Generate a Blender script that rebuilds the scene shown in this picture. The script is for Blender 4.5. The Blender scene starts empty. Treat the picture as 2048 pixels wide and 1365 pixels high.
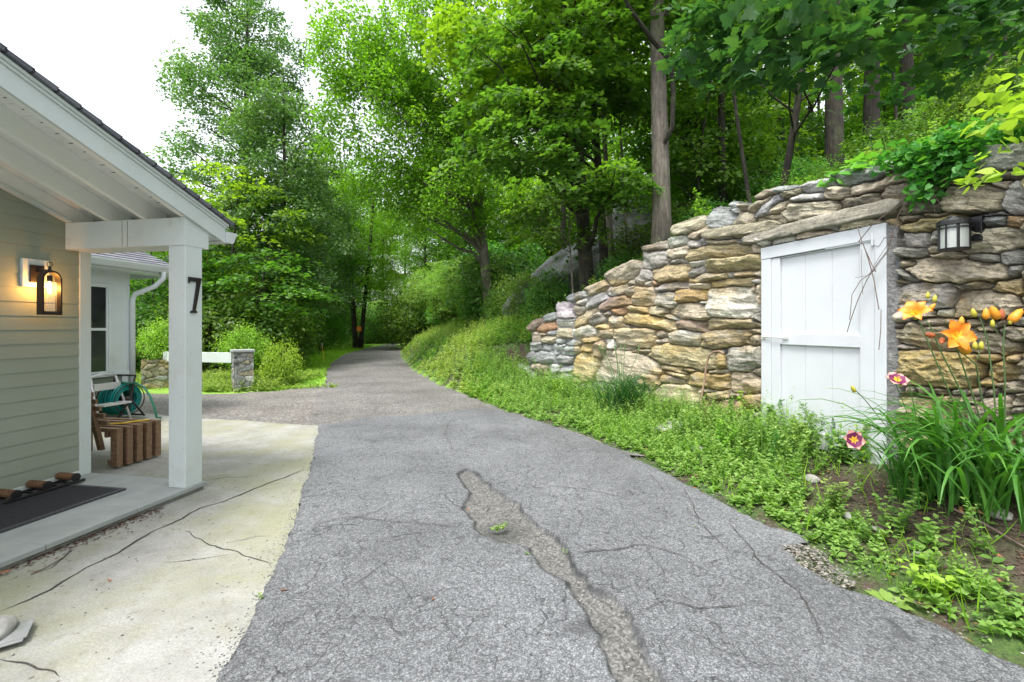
import bpy, bmesh, math, random
import numpy as np
from mathutils import Vector
from mathutils.geometry import tessellate_polygon
R_ = math.radians
rng = np.random.default_rng(7); random.seed(7)
SC = bpy.context.scene
COL = SC.collection

# ------------------------------------------------------------ camera, sky, sun, exposure
F = 910.0; HZ = 655.0; CH = 1.46            # focal length in photo pixels, horizon row, camera height
cd = bpy.data.cameras.new('camera'); cam = bpy.data.objects.new('camera', cd); COL.objects.link(cam)
cam.location = (0, 0, CH); cam.rotation_euler = (R_(90), 0, 0)
cd.sensor_width = 36; cd.lens = F / 2048 * 36; cd.shift_y = -(1365 / 2 - HZ) / 2048
cd.clip_start = 0.05; cd.clip_end = 2000
SC.camera = cam
SUN_EL, SUN_AZ = 66, 215                    # azimuth clockwise from +Y (where the sun stands)
W = bpy.data.worlds.new('World'); SC.world = W; W.use_nodes = True
wn = W.node_tree.nodes; wl = W.node_tree.links
bg = wn['Background']; sky = wn.new('ShaderNodeTexSky'); sky.sky_type = 'NISHITA'; sky.sun_disc = False
sky.sun_elevation = R_(SUN_EL); sky.sun_rotation = R_(SUN_AZ); sky.dust_density = 3.0; sky.air_density = 1.3
hs = wn.new('ShaderNodeHueSaturation'); hs.inputs['Saturation'].default_value = 0.22
wl.new(sky.outputs[0], hs.inputs['Color']); wl.new(hs.outputs[0], bg.inputs[0]); bg.inputs[1].default_value = 0.15
sl = bpy.data.lights.new('sun', 'SUN'); sl.energy = 1.5; sl.angle = R_(16); sl.color = (1, .96, .88)
so = bpy.data.objects.new('sun', sl); COL.objects.link(so)
_az, _el = R_(SUN_AZ), R_(SUN_EL)
_d = Vector((math.sin(_az) * math.cos(_el), math.cos(_az) * math.cos(_el), math.sin(_el)))
so.rotation_euler = _d.to_track_quat('Z', 'Y').to_euler()
SC.view_settings.view_transform = 'Standard'; SC.view_settings.look = 'None'
SC.view_settings.gamma = 1; SC.view_settings.exposure = 1.5
SC.cycles.max_bounces = 8; SC.cycles.transmission_bounces = 8; SC.cycles.diffuse_bounces = 5
SC.cycles.use_denoising = True; SC.cycles.denoising_prefilter = 'NONE'; SC.cycles.sample_clamp_indirect = 6

# ------------------------------------------------------------ numpy noise
def _h(i, j, s):
    n = (i.astype(np.int64) * 374761393 + j.astype(np.int64) * 668265263 + s * 1442695041) & 0x7fffffff
    n = ((n ^ (n >> 13)) * 1274126177) & 0x7fffffff
    return ((n ^ (n >> 16)) & 0xffff) / 65535.0
def vn(x, y, s=0):
    x = np.asarray(x, float); y = np.asarray(y, float)
    i = np.floor(x); j = np.floor(y); fx = x - i; fy = y - j
    fx = fx * fx * (3 - 2 * fx); fy = fy * fy * (3 - 2 * fy)
    return (_h(i, j, s) * (1 - fx) + _h(i + 1, j, s) * fx) * (1 - fy) + (_h(i, j + 1, s) * (1 - fx) + _h(i + 1, j + 1, s) * fx) * fy
def fbm(x, y, s=0, o=4):
    t = 0; a = .5
    for k in range(o):
        t = t + a * (vn(x * 2 ** k, y * 2 ** k, s + k * 17) - .5) * 2; a *= .5
    return t                                  # about -1..1
def unit(v):
    v = np.asarray(v, float); return v / np.maximum(np.linalg.norm(v, axis=-1, keepdims=True), 1e-9)

# ------------------------------------------------------------ mesh helpers
def mk_mesh(name, V, faces, smooth=False, attrs=None, mats=(), midx=None):
    """faces: (n,k) int array or list of lists"""
    me = bpy.data.meshes.new(name)
    V = np.ascontiguousarray(V, dtype=np.float32)
    if isinstance(faces, np.ndarray):
        n, k = faces.shape; tot = np.full(n, k, np.int32); flat = faces.astype(np.int32).ravel()
    else:
        tot = np.array([len(f) for f in faces], np.int32); n = len(faces)
        flat = np.array([i for f in faces for i in f], np.int32)
    st = np.zeros(n, np.int32)
    if n: st[1:] = np.cumsum(tot)[:-1]
    me.vertices.add(len(V)); me.vertices.foreach_set('co', V.ravel())
    me.loops.add(len(flat)); me.loops.foreach_set('vertex_index', flat)
    me.polygons.add(n); me.polygons.foreach_set('loop_start', st); me.polygons.foreach_set('loop_total', tot)
    me.polygons.foreach_set('use_smooth', np.full(n, bool(smooth)))
    for m in mats: me.materials.append(m)
    if midx is not None: me.polygons.foreach_set('material_index', np.asarray(midx, np.int32))
    for an, (ty, data) in (attrs or {}).items():
        a = me.attributes.new(an, ty, 'POINT')
        a.data.foreach_set({'FLOAT': 'value', 'FLOAT_COLOR': 'color', 'FLOAT_VECTOR': 'vector'}[ty], np.ascontiguousarray(data, dtype=np.float32).ravel())
    me.update(calc_edges=True); me.validate()
    return me
def link(name, me, parent=None, bevel=0, loc=None):
    o = bpy.data.objects.new(name, me); COL.objects.link(o)
    if parent is not None: o.parent = parent
    if loc is not None: o.location = loc
    if bevel:
        b = o.modifiers.new('bevel', 'BEVEL'); b.width = bevel; b.segments = 2; b.limit_method = 'ANGLE'; b.angle_limit = R_(40)
    return o
def tag(o, label=None, cat=None, group=None, kind=None):
    if label: o['label'] = label
    if cat: o['category'] = cat
    if group: o['group'] = group
    if kind: o['kind'] = kind
    return o
def empty(name, loc=(0, 0, 0), rz=0):
    o = bpy.data.objects.new(name, None); COL.objects.link(o); o.location = loc; o.rotation_euler = (0, 0, rz)
    o.empty_display_size = .2
    return o
class MB:
    """collects boxes, tubes, prisms in a frame (origin, ex, ey) with z up; coordinates local unless frame given"""
    def __init__(s, o=(0, 0, 0), ex=(1, 0, 0), ey=(0, 1, 0), ez=(0, 0, 1)):
        s.o = np.array(o, float); s.M = np.array([ex, ey, ez], float); s.V = []; s.Fc = []; s.n = 0
    def add(s, pts, faces):
        s.V.append(s.o + np.asarray(pts, float) @ s.M)
        s.Fc += [[i + s.n for i in f] for f in faces]; s.n += len(pts)
    def box(s, x0, x1, y0, y1, z0, z1, sl=(0, 0)):
        """sl: z shift per metre of x / y"""
        P = [(x, y, z + sl[0] * x + sl[1] * y) for x in (x0, x1) for y in (y0, y1) for z in (z0, z1)]
        s.add(P, [[0, 1, 3, 2], [4, 6, 7, 5], [0, 4, 5, 1], [2, 3, 7, 6], [0, 2, 6, 4], [1, 5, 7, 3]])
    def prism(s, poly, axis, a0, a1):
        """poly: list of 2d points in the plane of the other two axes; extruded along axis 0/1/2 from a0 to a1"""
        k = len(poly); P = []
        for a in (a0, a1):
            for (u, v) in poly:
                p = [u, v]; p.insert(axis, a); P.append(p)
        fs = [[i, (i + 1) % k, k + (i + 1) % k, k + i] for i in range(k)]
        fs += [list(range(k))[::-1], list(range(k, 2 * k))]
        s.add(P, fs)
    def tube(s, pts, rad, n=8, cap=True):
        pts = np.asarray(pts, float); m = len(pts)
        rad = np.full(m, rad) if np.isscalar(rad) else np.asarray(rad, float)
        T = np.gradient(pts, axis=0) if m > 2 else np.repeat((pts[-1] - pts[0])[None], m, 0)
        T = unit(T); ref = np.array([0, 0, 1.]) if abs(T[0][2]) < .9 else np.array([1., 0, 0])
        P = []
        U = unit(np.cross(T[0], ref))
        for i in range(m):
            U = unit(U - T[i] * (U @ T[i])); Wv = np.cross(T[i], U)
            for k in range(n):
                a = 2 * math.pi * k / n; P.append(pts[i] + rad[i] * (math.cos(a) * U + math.sin(a) * Wv))
        fs = [[i * n + k, i * n + (k + 1) % n, (i + 1) * n + (k + 1) % n, (i + 1) * n + k] for i in range(m - 1) for k in range(n)]
        if cap: fs += [list(range(n))[::-1], [(m - 1) * n + k for k in range(n)]]
        s.add(P, fs)
    def lathe(s, prof, c=(0, 0, 0), n=16):
        P = [(c[0] + r * math.cos(2 * math.pi * k / n), c[1] + r * math.sin(2 * math.pi * k / n), c[2] + z) for r, z in prof for k in range(n)]
        fs = [[i * n + k, i * n + (k + 1) % n, (i + 1) * n + (k + 1) % n, (i + 1) * n + k] for i in range(len(prof) - 1) for k in range(n)]
        s.add(P, fs)
    def build(s, name, mat, parent=None, bevel=0, smooth=False, at=None):
        V = np.concatenate(s.V) if s.V else np.zeros((0, 3))
        if at is not None: V = V - np.asarray(at, float)
        me = mk_mesh(name, V, s.Fc, smooth, mats=[mat])
        return link(name, me, parent, bevel)

# ------------------------------------------------------------ materials
def new_mat(name):
    m = bpy.data.materials.new(name); m.use_nodes = True; nt = m.node_tree
    return m, nt, nt.nodes, nt.links, nt.nodes['Principled BSDF']
def nd(nt, ty, **kw):
    n = nt.nodes.new(ty)
    for k, v in kw.items():
        if k.startswith('i_'): n.inputs[k[2:].replace('_', ' ')].default_value = v
        else: setattr(n, k, v)
    return n
def ramp(nt, src, stops):
    r = nt.nodes.new('ShaderNodeValToRGB'); e = r.color_ramp.elements
    while len(e) < len(stops): e.new(.5)
    for k, (p, c) in enumerate(stops):
        e[k].position = p; e[k].color = (c, c, c, 1) if np.isscalar(c) else (*c, 1)
    nt.links.new(src, r.inputs[0]); return r
def mixc(nt, fac, a, b, mode='MIX'):
    m = nt.nodes.new('ShaderNodeMix'); m.data_type = 'RGBA'; m.blend_type = mode
    for sock, v in ((m.inputs[0], fac), (m.inputs[6], a), (m.inputs[7], b)):
        if isinstance(v, bpy.types.NodeSocket): nt.links.new(v, sock)
        elif np.isscalar(v): sock.default_value = v
        else: sock.default_value = (*v, 1)
    return m.outputs[2]
def coords(nt, sc=(1, 1, 1), kind='Object', rot=(0, 0, 0)):
    t = nt.nodes.new('ShaderNodeTexCoord'); mp = nt.nodes.new('ShaderNodeMapping')
    mp.inputs['Scale'].default_value = sc; mp.inputs['Rotation'].default_value = rot
    nt.links.new(t.outputs[kind], mp.inputs[0]); return mp.outputs[0]
def noise(nt, vec, scale, detail=4, rough=.55, dist=0):
    n = nd(nt, 'ShaderNodeTexNoise'); n.inputs['Scale'].default_value = scale; n.inputs['Detail'].default_value = detail
    n.inputs['Roughness'].default_value = rough; n.inputs['Distortion'].default_value = dist
    nt.links.new(vec, n.inputs['Vector']); return n.outputs[0]
def bump(nt, h, bsdf, strength=.4, dist=.01):
    b = nt.nodes.new('ShaderNodeBump'); b.inputs['Strength'].default_value = strength; b.inputs['Distance'].default_value = dist
    nt.links.new(h, b.inputs['Height']); nt.links.new(b.outputs[0], bsdf.inputs['Normal'])
def plain(name, c, rough=.6, metal=0, var=.12, scale=6, bmp=.15, sc=(1, 1, 1), dirt=None, spec=.5):
    m, nt, n, l, b = new_mat(name)
    co = coords(nt, sc); ns = noise(nt, co, scale, 5)
    lo = tuple(x * (1 - var) for x in c); hi = tuple(min(1, x * (1 + var)) for x in c)
    r = ramp(nt, ns, [(.3, lo), (.7, hi)]); out = r.outputs[0]
    if dirt:
        d = ramp(nt, noise(nt, co, scale * .7, 6, .7), [(.55, 0), (.75, .7)])
        out = mixc(nt, d.outputs[0], out, dirt)
    l.new(out, b.inputs['Base Color']); b.inputs['Roughness'].default_value = rough; b.inputs['Metallic'].default_value = metal
    b.inputs['Specular IOR Level'].default_value = spec
    if bmp: bump(nt, noise(nt, co, scale * 8, 3), b, bmp, .004)
    return m
def leaf_mat(name, dark, mid, light, trans=.42, gloss=.35, hue=.02):
    m, nt, n, l, b = new_mat(name); n.remove(b); out = n['Material Output']
    at = nd(nt, 'ShaderNodeAttribute', attribute_name='tint')
    r = ramp(nt, at.outputs['Fac'], [(0, dark), (.5, mid), (1, light)])
    oi = n.new('ShaderNodeObjectInfo'); mr = nd(nt, 'ShaderNodeMapRange'); l.new(oi.outputs['Random'], mr.inputs[0])
    mr.inputs[3].default_value = .5 - hue; mr.inputs[4].default_value = .5 + hue
    h = n.new('ShaderNodeHueSaturation'); l.new(mr.outputs[0], h.inputs['Hue']); l.new(r.outputs[0], h.inputs['Color'])
    d = n.new('ShaderNodeBsdfPrincipled'); d.inputs['Roughness'].default_value = .48; d.inputs['Specular IOR Level'].default_value = gloss
    l.new(h.outputs[0], d.inputs['Base Color'])
    t = n.new('ShaderNodeBsdfTranslucent')
    tc = mixc(nt, 1.0, h.outputs[0], (1.5, 1.62, .6), 'MULTIPLY'); l.new(tc, t.inputs['Color'])
    mx = n.new('ShaderNodeMixShader'); mx.inputs[0].default_value = trans
    l.new(d.outputs[0], mx.inputs[1]); l.new(t.outputs[0], mx.inputs[2]); l.new(mx.outputs[0], out.inputs[0])
    return m
def bark_mat(name, dark, light, moss=0.0):
    m, nt, n, l, b = new_mat(name)
    co = coords(nt, (1, 1, .18)); a = noise(nt, co, 22, 6, .65, .4)
    r = ramp(nt, a, [(.32, dark), (.68, light)]); c = r.outputs[0]
    big = ramp(nt, noise(nt, coords(nt), 1.6, 3), [(.4, .75), (.6, 1.15)]); c = mixc(nt, 1, c, big.outputs[0], 'MULTIPLY')
    if moss:
        mm = ramp(nt, noise(nt, coords(nt), 3.2, 5, .7), [(.52, 0), (.66, moss)]); c = mixc(nt, mm.outputs[0], c, (.10, .14, .05))
    l.new(c, b.inputs['Base Color']); b.inputs['Roughness'].default_value = .9; bump(nt, a, b, .9, .03)
    return m
def emit(name, c, s):
    m, nt, n, l, b = new_mat(name); b.inputs['Base Color'].default_value = (*c, 1)
    b.inputs['Emission Color'].default_value = (*c, 1); b.inputs['Emission Strength'].default_value = s; return m
def glass(name, c=(1, 1, 1), rough=.02, tr=.9):
    m, nt, n, l, b = new_mat(name); out = n['Material Output']
    b.inputs['Base Color'].default_value = (*c, 1); b.inputs['Roughness'].default_value = rough
    t = n.new('ShaderNodeBsdfTransparent'); mx = n.new('ShaderNodeMixShader'); mx.inputs[0].default_value = tr
    l.new(b.outputs[0], mx.inputs[1]); l.new(t.outputs[0], mx.inputs[2]); l.new(mx.outputs[0], out.inputs[0]); return m

M = {}
M['white'] = plain('white_paint', (.58, .635, .635), .5, var=.04, scale=3, bmp=.1, dirt=(.50, .51, .45))
M['door_white'] = plain('door_paint', (.55, .575, .61), .45, var=.03, scale=4, bmp=.08)
M['siding'] = plain('sage_siding', (.27, .30, .245), .6, var=.05, scale=2, sc=(1, 1, 1), bmp=.1)
M['ceiling'] = plain('ceiling_boards', (.80, .80, .76), .6, var=.05, scale=4, dirt=(.62, .62, .56)); M['soffit'] = plain('soffit_white_lightened', (.84, .86, .83), .5, var=.03, scale=3)  # soffit: trim white lightened to stand in for bounced light under the porch
M['black'] = plain('black_metal', (.012, .012, .014), .4, var=.2, bmp=.1)
M['bronze'] = plain('bronze_metal', (.035, .028, .026), .45, .5, var=.2)
M['wood'] = plain('brown_wood', (.20, .12, .07), .55, var=.35, scale=9, sc=(1, 6, 6), bmp=.3)
M['bluestone'] = plain('bluestone', (.30, .325, .32), .75, var=.14, scale=4, bmp=.3, dirt=(.36, .35, .30))
M['rubber'] = plain('mat_rubber', (.016, .016, .022), .85, var=.4, scale=60, bmp=.6, dirt=(.05, .045, .045))
M['coir'] = plain('coir_brush', (.14, .075, .035), .95, var=.5, scale=70, bmp=1)
M['hose'] = plain('teal_hose', (.0, .22, .20), .35, var=.1)
M['hose_g'] = plain('green_hose', (.02, .15, .09), .4, var=.1)
M['alu'] = plain('pale_metal', (.6, .6, .6), .4, .3, var=.1)
M['yellow'] = plain('yellow_plastic', (.75, .50, .03), .4, var=.1)
M['orange_sign'] = plain('orange_plastic', (.75, .22, .03), .5, var=.15)
M['mortar'] = plain('mortar', (.36, .36, .36), .9, var=.25, scale=12, bmp=.8)
M['window_dark'] = plain('window_glass', (.03, .035, .035), .06, var=.5, scale=2, bmp=0, spec=.8)
M['frost'] = plain('frosted_glass', (.42, .44, .43), .3, var=.03, bmp=0)
M['bulb'] = emit('glowing_filament', (1, .55, .16), 30)
M['glass'] = glass('lamp_glass', tr=.88)
M['deadleaf'] = plain('dead_leaf', (.24, .10, .045), .8, var=.4, scale=20)
M['litter'] = plain('leaf_litter', (.075, .035, .02), .95, var=.5, scale=30)
M['twig'] = plain('vine_twig', (.14, .10, .085), .85, var=.3, scale=20)
M['cane'] = plain('weathered_stick', (.26, .17, .12), .8, var=.25, scale=12)
def shingle_mat():
    m, nt, n, l, b = new_mat('roof_shingles')
    br = n.new('ShaderNodeTexBrick'); l.new(coords(nt), br.inputs[0])
    br.inputs['Scale'].default_value = 1; br.inputs['Brick Width'].default_value = .30; br.inputs['Row Height'].default_value = .14
    br.inputs['Mortar Size'].default_value = .008; br.inputs['Color1'].default_value = (.10, .105, .13, 1)
    br.inputs['Color2'].default_value = (.17, .175, .20, 1); br.inputs['Mortar'].default_value = (.03, .03, .04, 1)
    sp = ramp(nt, noise(nt, coords(nt), 300, 2), [(.3, .7), (.7, 1.3)])
    l.new(mixc(nt, 1, br.outputs[0], sp.outputs[0], 'MULTIPLY'), b.inputs['Base Color']); b.inputs['Roughness'].default_value = .9
    bump(nt, br.outputs[1], b, -.6, .01); return m
M['shingle'] = shingle_mat()

M['bark_grey'] = bark_mat('grey_bark', (.075, .062, .052), (.21, .185, .16), .35)
M['bark_dark'] = bark_mat('dark_bark', (.010, .008, .006), (.045, .037, .028), .3)
M['leaf_a'] = leaf_mat('forest_leaves', (.060, .135, .014), (.125, .24, .022), (.235, .37, .035), .5)
M['leaf_b'] = leaf_mat('bright_leaves', (.072, .17, .015), (.14, .29, .024), (.25, .43, .038), .52)
M['leaf_o'] = leaf_mat('bluish_leaves', (.040, .10, .03), (.09, .19, .055), (.18, .29, .11), .42, .5)
M['leaf_d'] = leaf_mat('deep_green_leaves', (.042, .105, .018), (.088, .18, .028), (.165, .28, .04), .5, .45)
M['leaf_w'] = leaf_mat('weed_leaves', (.11, .21, .04), (.205, .335, .075), (.33, .45, .13), .4, .3)
M['leaf_y'] = leaf_mat('lime_leaves', (.16, .30, .03), (.26, .42, .05), (.36, .52, .08), .4, .3)
M['leaf_v'] = leaf_mat('vine_leaves', (.05, .16, .03), (.10, .26, .045), (.20, .38, .06), .4, .35)
M['blade'] = leaf_mat('strap_leaves', (.03, .11, .015), (.07, .20, .03), (.14, .31, .05), .35, .45)
M['grass'] = leaf_mat('grass_blades', (.14, .28, .02), (.22, .40, .03), (.33, .52, .05), .4, .3)
M['stem'] = plain('plant_stem', (.10, .17, .06), .6, var=.2)

# ------------------------------------------------------------ ground geometry
def px2g(px, py, z=0.0):
    d = (CH - z) * F / (py - HZ); return np.array([(px - 1024) / F * d, d])
def ray(px): return (px - 1024) / F
PL, PR = np.array([2.82, 5.13]), np.array([3.19, 3.87])         # door frame left and right at the wall
DV = unit(PR - PL)
def wall_xy(px):
    """plan position of the wall's face for photo column px (vectorised)"""
    px = np.asarray(px, float); r = ray(px)
    t = (r * PL[1] - PL[0]) / (DV[0] - r * DV[1])
    ys = PL[1] + DV[1] * t
    tab = np.array([[1030, 10.75], [1060, 10.3], [1120, 9.5], [1190, 8.6], [1300, 7.3], [1420, 6.02], [1524, 5.13], [1600, 4.66]])
    yc = sum(np.interp(px + o, tab[:, 0], tab[:, 1]) for o in range(-24, 25, 8)) / 7
    k = np.clip((px - 1480) / 60, 0, 1)
    y = yc * (1 - k) + ys * k
    return np.stack([r * y, y], -1)
_near = [(4.6, -1.0), (3.95, 1.3)]
_pxs = np.array([2150, 2048, 1900, 1775, 1650, 1524, 1420, 1300, 1190, 1120, 1060])
LINE = np.array(_near + [tuple(p) for p in wall_xy(_pxs)] + [(-.9, 12.1), (-2.3, 15.6), (-4.5, 22), (-6.3, 29.5), (-10.3, 49), (-24, 80), (-60, 140)])
TOPPX = np.array([[1060, 672], [1075, 655], [1100, 634], [1140, 607], [1200, 560], [1240, 540], [1290, 514], [1340, 478], [1380, 455], [1420, 432],
                  [1450, 405], [1500, 400], [1545, 382], [1600, 366], [1667, 350], [1726, 334], [1774, 330], [1848, 314], [1909, 310], [2048, 284], [2200, 250]], float)
def top_z(px): return CH + (HZ - np.interp(px, TOPPX[:, 0], TOPPX[:, 1])) / F * wall_xy(px)[..., 1]
H0 = np.array([2.6, 2.6] + list(top_z(_pxs) - .15) + [.95, .85, .8, .7, .6, .5, .5]); H0[12] = 1.05
HWF = np.array([.5, .5, .5, .48, .42, .28, .25, .25, .2, .17, .17, .2, .3, .9, .8, .75, .65, .55, .5, .5])
RE_px = [(2048, 1335), (1900, 1262), (1750, 1172), (1660, 1118), (1560, 1062), (1450, 1008), (1350, 955), (1250, 903), (1150, 865), (1050, 836),
         (960, 803), (880, 769), (830, 741), (806, 715), (803, 700), (815, 682)]
RE = np.array([(3.0, -2.0), (2.55, .8)] + [tuple(px2g(*p)) for p in RE_px] + [(-26, 76), (-60, 130)])
def pdist(X, Y, P, vals=None):
    """signed distance to an open polyline (positive on its right), value interpolated along it"""
    best = np.full(X.shape, 1e9); sg = np.zeros(X.shape); val = np.zeros(X.shape)
    for i in range(len(P) - 1):
        a, b = P[i], P[i + 1]; d = b - a; L2 = d @ d
        t = np.clip(((X - a[0]) * d[0] + (Y - a[1]) * d[1]) / L2, 0, 1)
        qx = X - a[0] - t * d[0]; qy = Y - a[1] - t * d[1]; ds = np.hypot(qx, qy)
        k = ds < best - 1e-9
        c = d[0] * (Y - a[1]) - d[1] * (X - a[0])
        best = np.where(k, ds, best); sg = np.where(k, np.where(c < 0, 1, -1), sg)
        if vals is not None: val = np.where(k, vals[i] * (1 - t) + vals[i + 1] * t, val)
    return best * sg, val
def hgt(X, Y):
    X = np.asarray(X, float); Y = np.asarray(Y, float)
    D, h0 = pdist(X, Y, LINE, H0); _, hw = pdist(X, Y, LINE, HWF); S, _ = pdist(X, Y, RE)
    q = np.clip(S / np.maximum(S + np.maximum(-D, 0), 1e-6), 0, 1)
    front = -.03 + (hw + .03) * q ** 1.1
    De = np.maximum(D - .25, 0)
    hill = h0 + .34 * np.minimum(De, 11) + .10 * np.maximum(De - 11, 0) * (De < 60) + .10 * 49 * (De >= 60)
    hill = hill + .18 * fbm(X * .35, Y * .35, 3) * np.clip(De, 0, 1)
    h = np.where(D > .25, hill, front)
    h = h + np.where(S > .15, .03 * fbm(X * 2.1, Y * 2.1, 5), 0)
    return h
def G(px, py):
    """where the sight line through (px, py) first meets the terrain"""
    d = np.linspace(1.2, 70, 2400); x = ray(px) * d; z = CH - (py - HZ) / F * d
    k = np.nonzero(hgt(x, d) >= z)[0]
    i = k[0] if len(k) else -1
    return np.array([x[i], d[i], float(hgt(x[i:i+1] if i >= 0 else x[-1:], d[i:i+1] if i >= 0 else d[-1:])[0])])
def jag(poly, amp=.02, step=.12, seed=1):
    out = []; r = random.Random(seed); n = len(poly)
    for i in range(n):
        a, b = np.array(poly[i], float), np.array(poly[(i + 1) % n], float); L = np.linalg.norm(b - a)
        k = max(1, min(60, int(L / step))) if max(abs(a[1]), abs(b[1])) < 40 else 1
        nrm = np.array([-(b - a)[1], (b - a)[0]]) / max(L, 1e-6)
        for j in range(k):
            w = 0 if j == 0 else r.gauss(0, amp)
            out.append(a + (b - a) * j / k + nrm * w)
    return out
def sheet(name, poly, z, mat, side=.0):
    t = tessellate_polygon([[Vector((p[0], p[1], 0)) for p in poly]])
    V = [(p[0], p[1], z) for p in poly]; Fs = [list(f) for f in t]
    # orient up
    Fo = []
    for f in Fs:
        a, b, c = [np.array(V[i][:2]) for i in f]
        ab, ac = b - a, c - a
        Fo.append(f if ab[0] * ac[1] - ab[1] * ac[0] > 0 else f[::-1])
    if side:
        n = len(V); V += [(p[0], p[1], z - side) for p in poly]
        Fo += [[i, (i + 1) % n, n + (i + 1) % n, n + i] for i in range(n)]
    return link(name, mk_mesh(name, np.array(V), Fo, mats=[mat]))
# ------------------------------------------------------------ terrain
def terrain():
    xs = np.concatenate([-np.geomspace(300, 16, 14), np.arange(-15, -1, .35), np.arange(-1, 6, .12), np.arange(6, 16, .3), np.geomspace(16.5, 300, 16)])
    ys = np.concatenate([-np.geomspace(60, 4, 6), np.arange(-3, 14, .12), np.arange(14, 32, .3), np.geomspace(32.5, 500, 22)])
    X, Y = np.meshgrid(xs, ys); Z = hgt(X, Y)
    S, _ = pdist(X, Y, RE); D, _ = pdist(X, Y, LINE)
    lawn = ((S < 0) & (Y > 7)).astype(float)
    soil = np.clip(1 - np.abs(D + .5) / .8, 0, 1) * (Y < 4.3) * (S > .1)
    n, m = X.shape; idx = np.arange(n * m).reshape(n, m)
    f = np.stack([idx[:-1, :-1], idx[:-1, 1:], idx[1:, 1:], idx[1:, :-1]], -1).reshape(-1, 4)
    m_, nt, nn, l, b = new_mat('ground_cover')
    co = coords(nt); n1 = noise(nt, co, 3, 6, .65); n2 = noise(nt, co, 45, 4, .7)
    earth = ramp(nt, n2, [(.3, (.035, .024, .018)), (.6, (.085, .06, .045)), (.8, (.17, .13, .10))]).outputs[0]
    green = ramp(nt, n2, [(.3, (.03, .06, .012)), (.7, (.08, .15, .03))]).outputs[0]
    lw = ramp(nt, n2, [(.3, (.14, .28, .03)), (.7, (.28, .46, .06))]).outputs[0]
    base = mixc(nt, ramp(nt, n1, [(.4, 0), (.56, 1)]).outputs[0], earth, green)
    base = mixc(nt, nd(nt, 'ShaderNodeAttribute', attribute_name='lawn').outputs['Fac'], base, lw)
    base = mixc(nt, nd(nt, 'ShaderNodeAttribute', attribute_name='soil').outputs['Fac'], base, earth)
    l.new(base, b.inputs['Base Color']); b.inputs['Roughness'].default_value = .95; bump(nt, n2, b, .8, .03)
    me = mk_mesh('ground', np.stack([X, Y, Z], -1).reshape(-1, 3), f, True, {'lawn': ('FLOAT', lawn.ravel()), 'soil': ('FLOAT', soil.ravel())}, [m_])
    tag(link('ground', me), kind='structure')
terrain()

# ------------------------------------------------------------ paving materials
def asphalt_mat(name, lo, hi, speck, brown=0.0, cracks=.5, size=115, worn=False):
    m, nt, n, l, b = new_mat(name); co = coords(nt)
    v = nd(nt, 'ShaderNodeTexVoronoi'); v.inputs['Scale'].default_value = size; l.new(co, v.inputs['Vector'])
    sep = nd(nt, 'ShaderNodeSeparateColor'); l.new(v.outputs['Color'], sep.inputs[0])
    st = ramp(nt, sep.outputs[0], [(.15, lo), (.6, hi), (.93, speck)]).outputs[0]
    v2 = nd(nt, 'ShaderNodeTexVoronoi'); v2.inputs['Scale'].default_value = size * .45; l.new(co, v2.inputs['Vector'])
    sep2 = nd(nt, 'ShaderNodeSeparateColor'); l.new(v2.outputs['Color'], sep2.inputs[0])
    st = mixc(nt, 1, st, ramp(nt, sep2.outputs[1], [(.1, .78), (.9, 1.22)]).outputs[0], 'MULTIPLY')
    big = ramp(nt, noise(nt, co, .7, 6, .62), [(.32, .68), (.68, 1.2)]).outputs[0]; st = mixc(nt, 1, st, big, 'MULTIPLY')
    if brown:
        st = mixc(nt, ramp(nt, noise(nt, co, .8, 5, .6), [(.4, 0), (.7, brown)]).outputs[0], st, (.22, .17, .13))
    # hairline cracks: warped cell borders kept only in patches
    wv = nd(nt, 'ShaderNodeTexNoise'); wv.inputs['Scale'].default_value = 2.2; wv.inputs['Detail'].default_value = 5; l.new(co, wv.inputs['Vector'])
    ad = nd(nt, 'ShaderNodeVectorMath', operation='MULTIPLY_ADD'); l.new(wv.outputs['Color'], ad.inputs[0]); ad.inputs[1].default_value = (.7, .7, 0); l.new(co, ad.inputs[2])
    tot = None
    for sc, wd in ((1.7, .007), (5.0, .014), (9.0, .020)):
        vc = nd(nt, 'ShaderNodeTexVoronoi', feature='DISTANCE_TO_EDGE'); vc.inputs['Scale'].default_value = sc; l.new(ad.outputs[0], vc.inputs['Vector'])
        r = ramp(nt, vc.outputs['Distance'], [(wd * .25, 1), (wd, 0)]).outputs[0]
        pm = ramp(nt, noise(nt, co, 1.1 if sc < 2 else 1.7, 2), [(.36, 0), (.50, cracks)]).outputs[0]
        r = mixc(nt, 1, r, pm, 'MULTIPLY'); tot = r if tot is None else mixc(nt, 1, tot, r, 'ADD')
    st = mixc(nt, tot, st, tuple(x * .35 for x in lo))
    if worn:
        wa = nd(nt, 'ShaderNodeAttribute', attribute_name='worn')
        rub = ramp(nt, sep2.outputs[2], [(.1, (.075, .075, .072)), (.6, (.125, .124, .118)), (.95, (.19, .187, .178))]).outputs[0]
        vv = nd(nt, 'ShaderNodeTexVoronoi', feature='DISTANCE_TO_EDGE'); vv.inputs['Scale'].default_value = 9; l.new(ad.outputs[0], vv.inputs['Vector'])
        rub = mixc(nt, 1, rub, ramp(nt, vv.outputs['Distance'], [(.005, .5), (.03, 1)]).outputs[0], 'MULTIPLY')
        st = mixc(nt, wa.outputs['Fac'], st, rub)
        ra = nd(nt, 'ShaderNodeAttribute', attribute_name='rim')
        st = mixc(nt, ra.outputs['Fac'], st, tuple(x * .30 for x in lo))
    l.new(st, b.inputs['Base Color']); b.inputs['Roughness'].default_value = .8; b.inputs['Specular IOR Level'].default_value = .4
    bump(nt, v.outputs['Distance'], b, -.55, .006)
    return m
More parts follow.
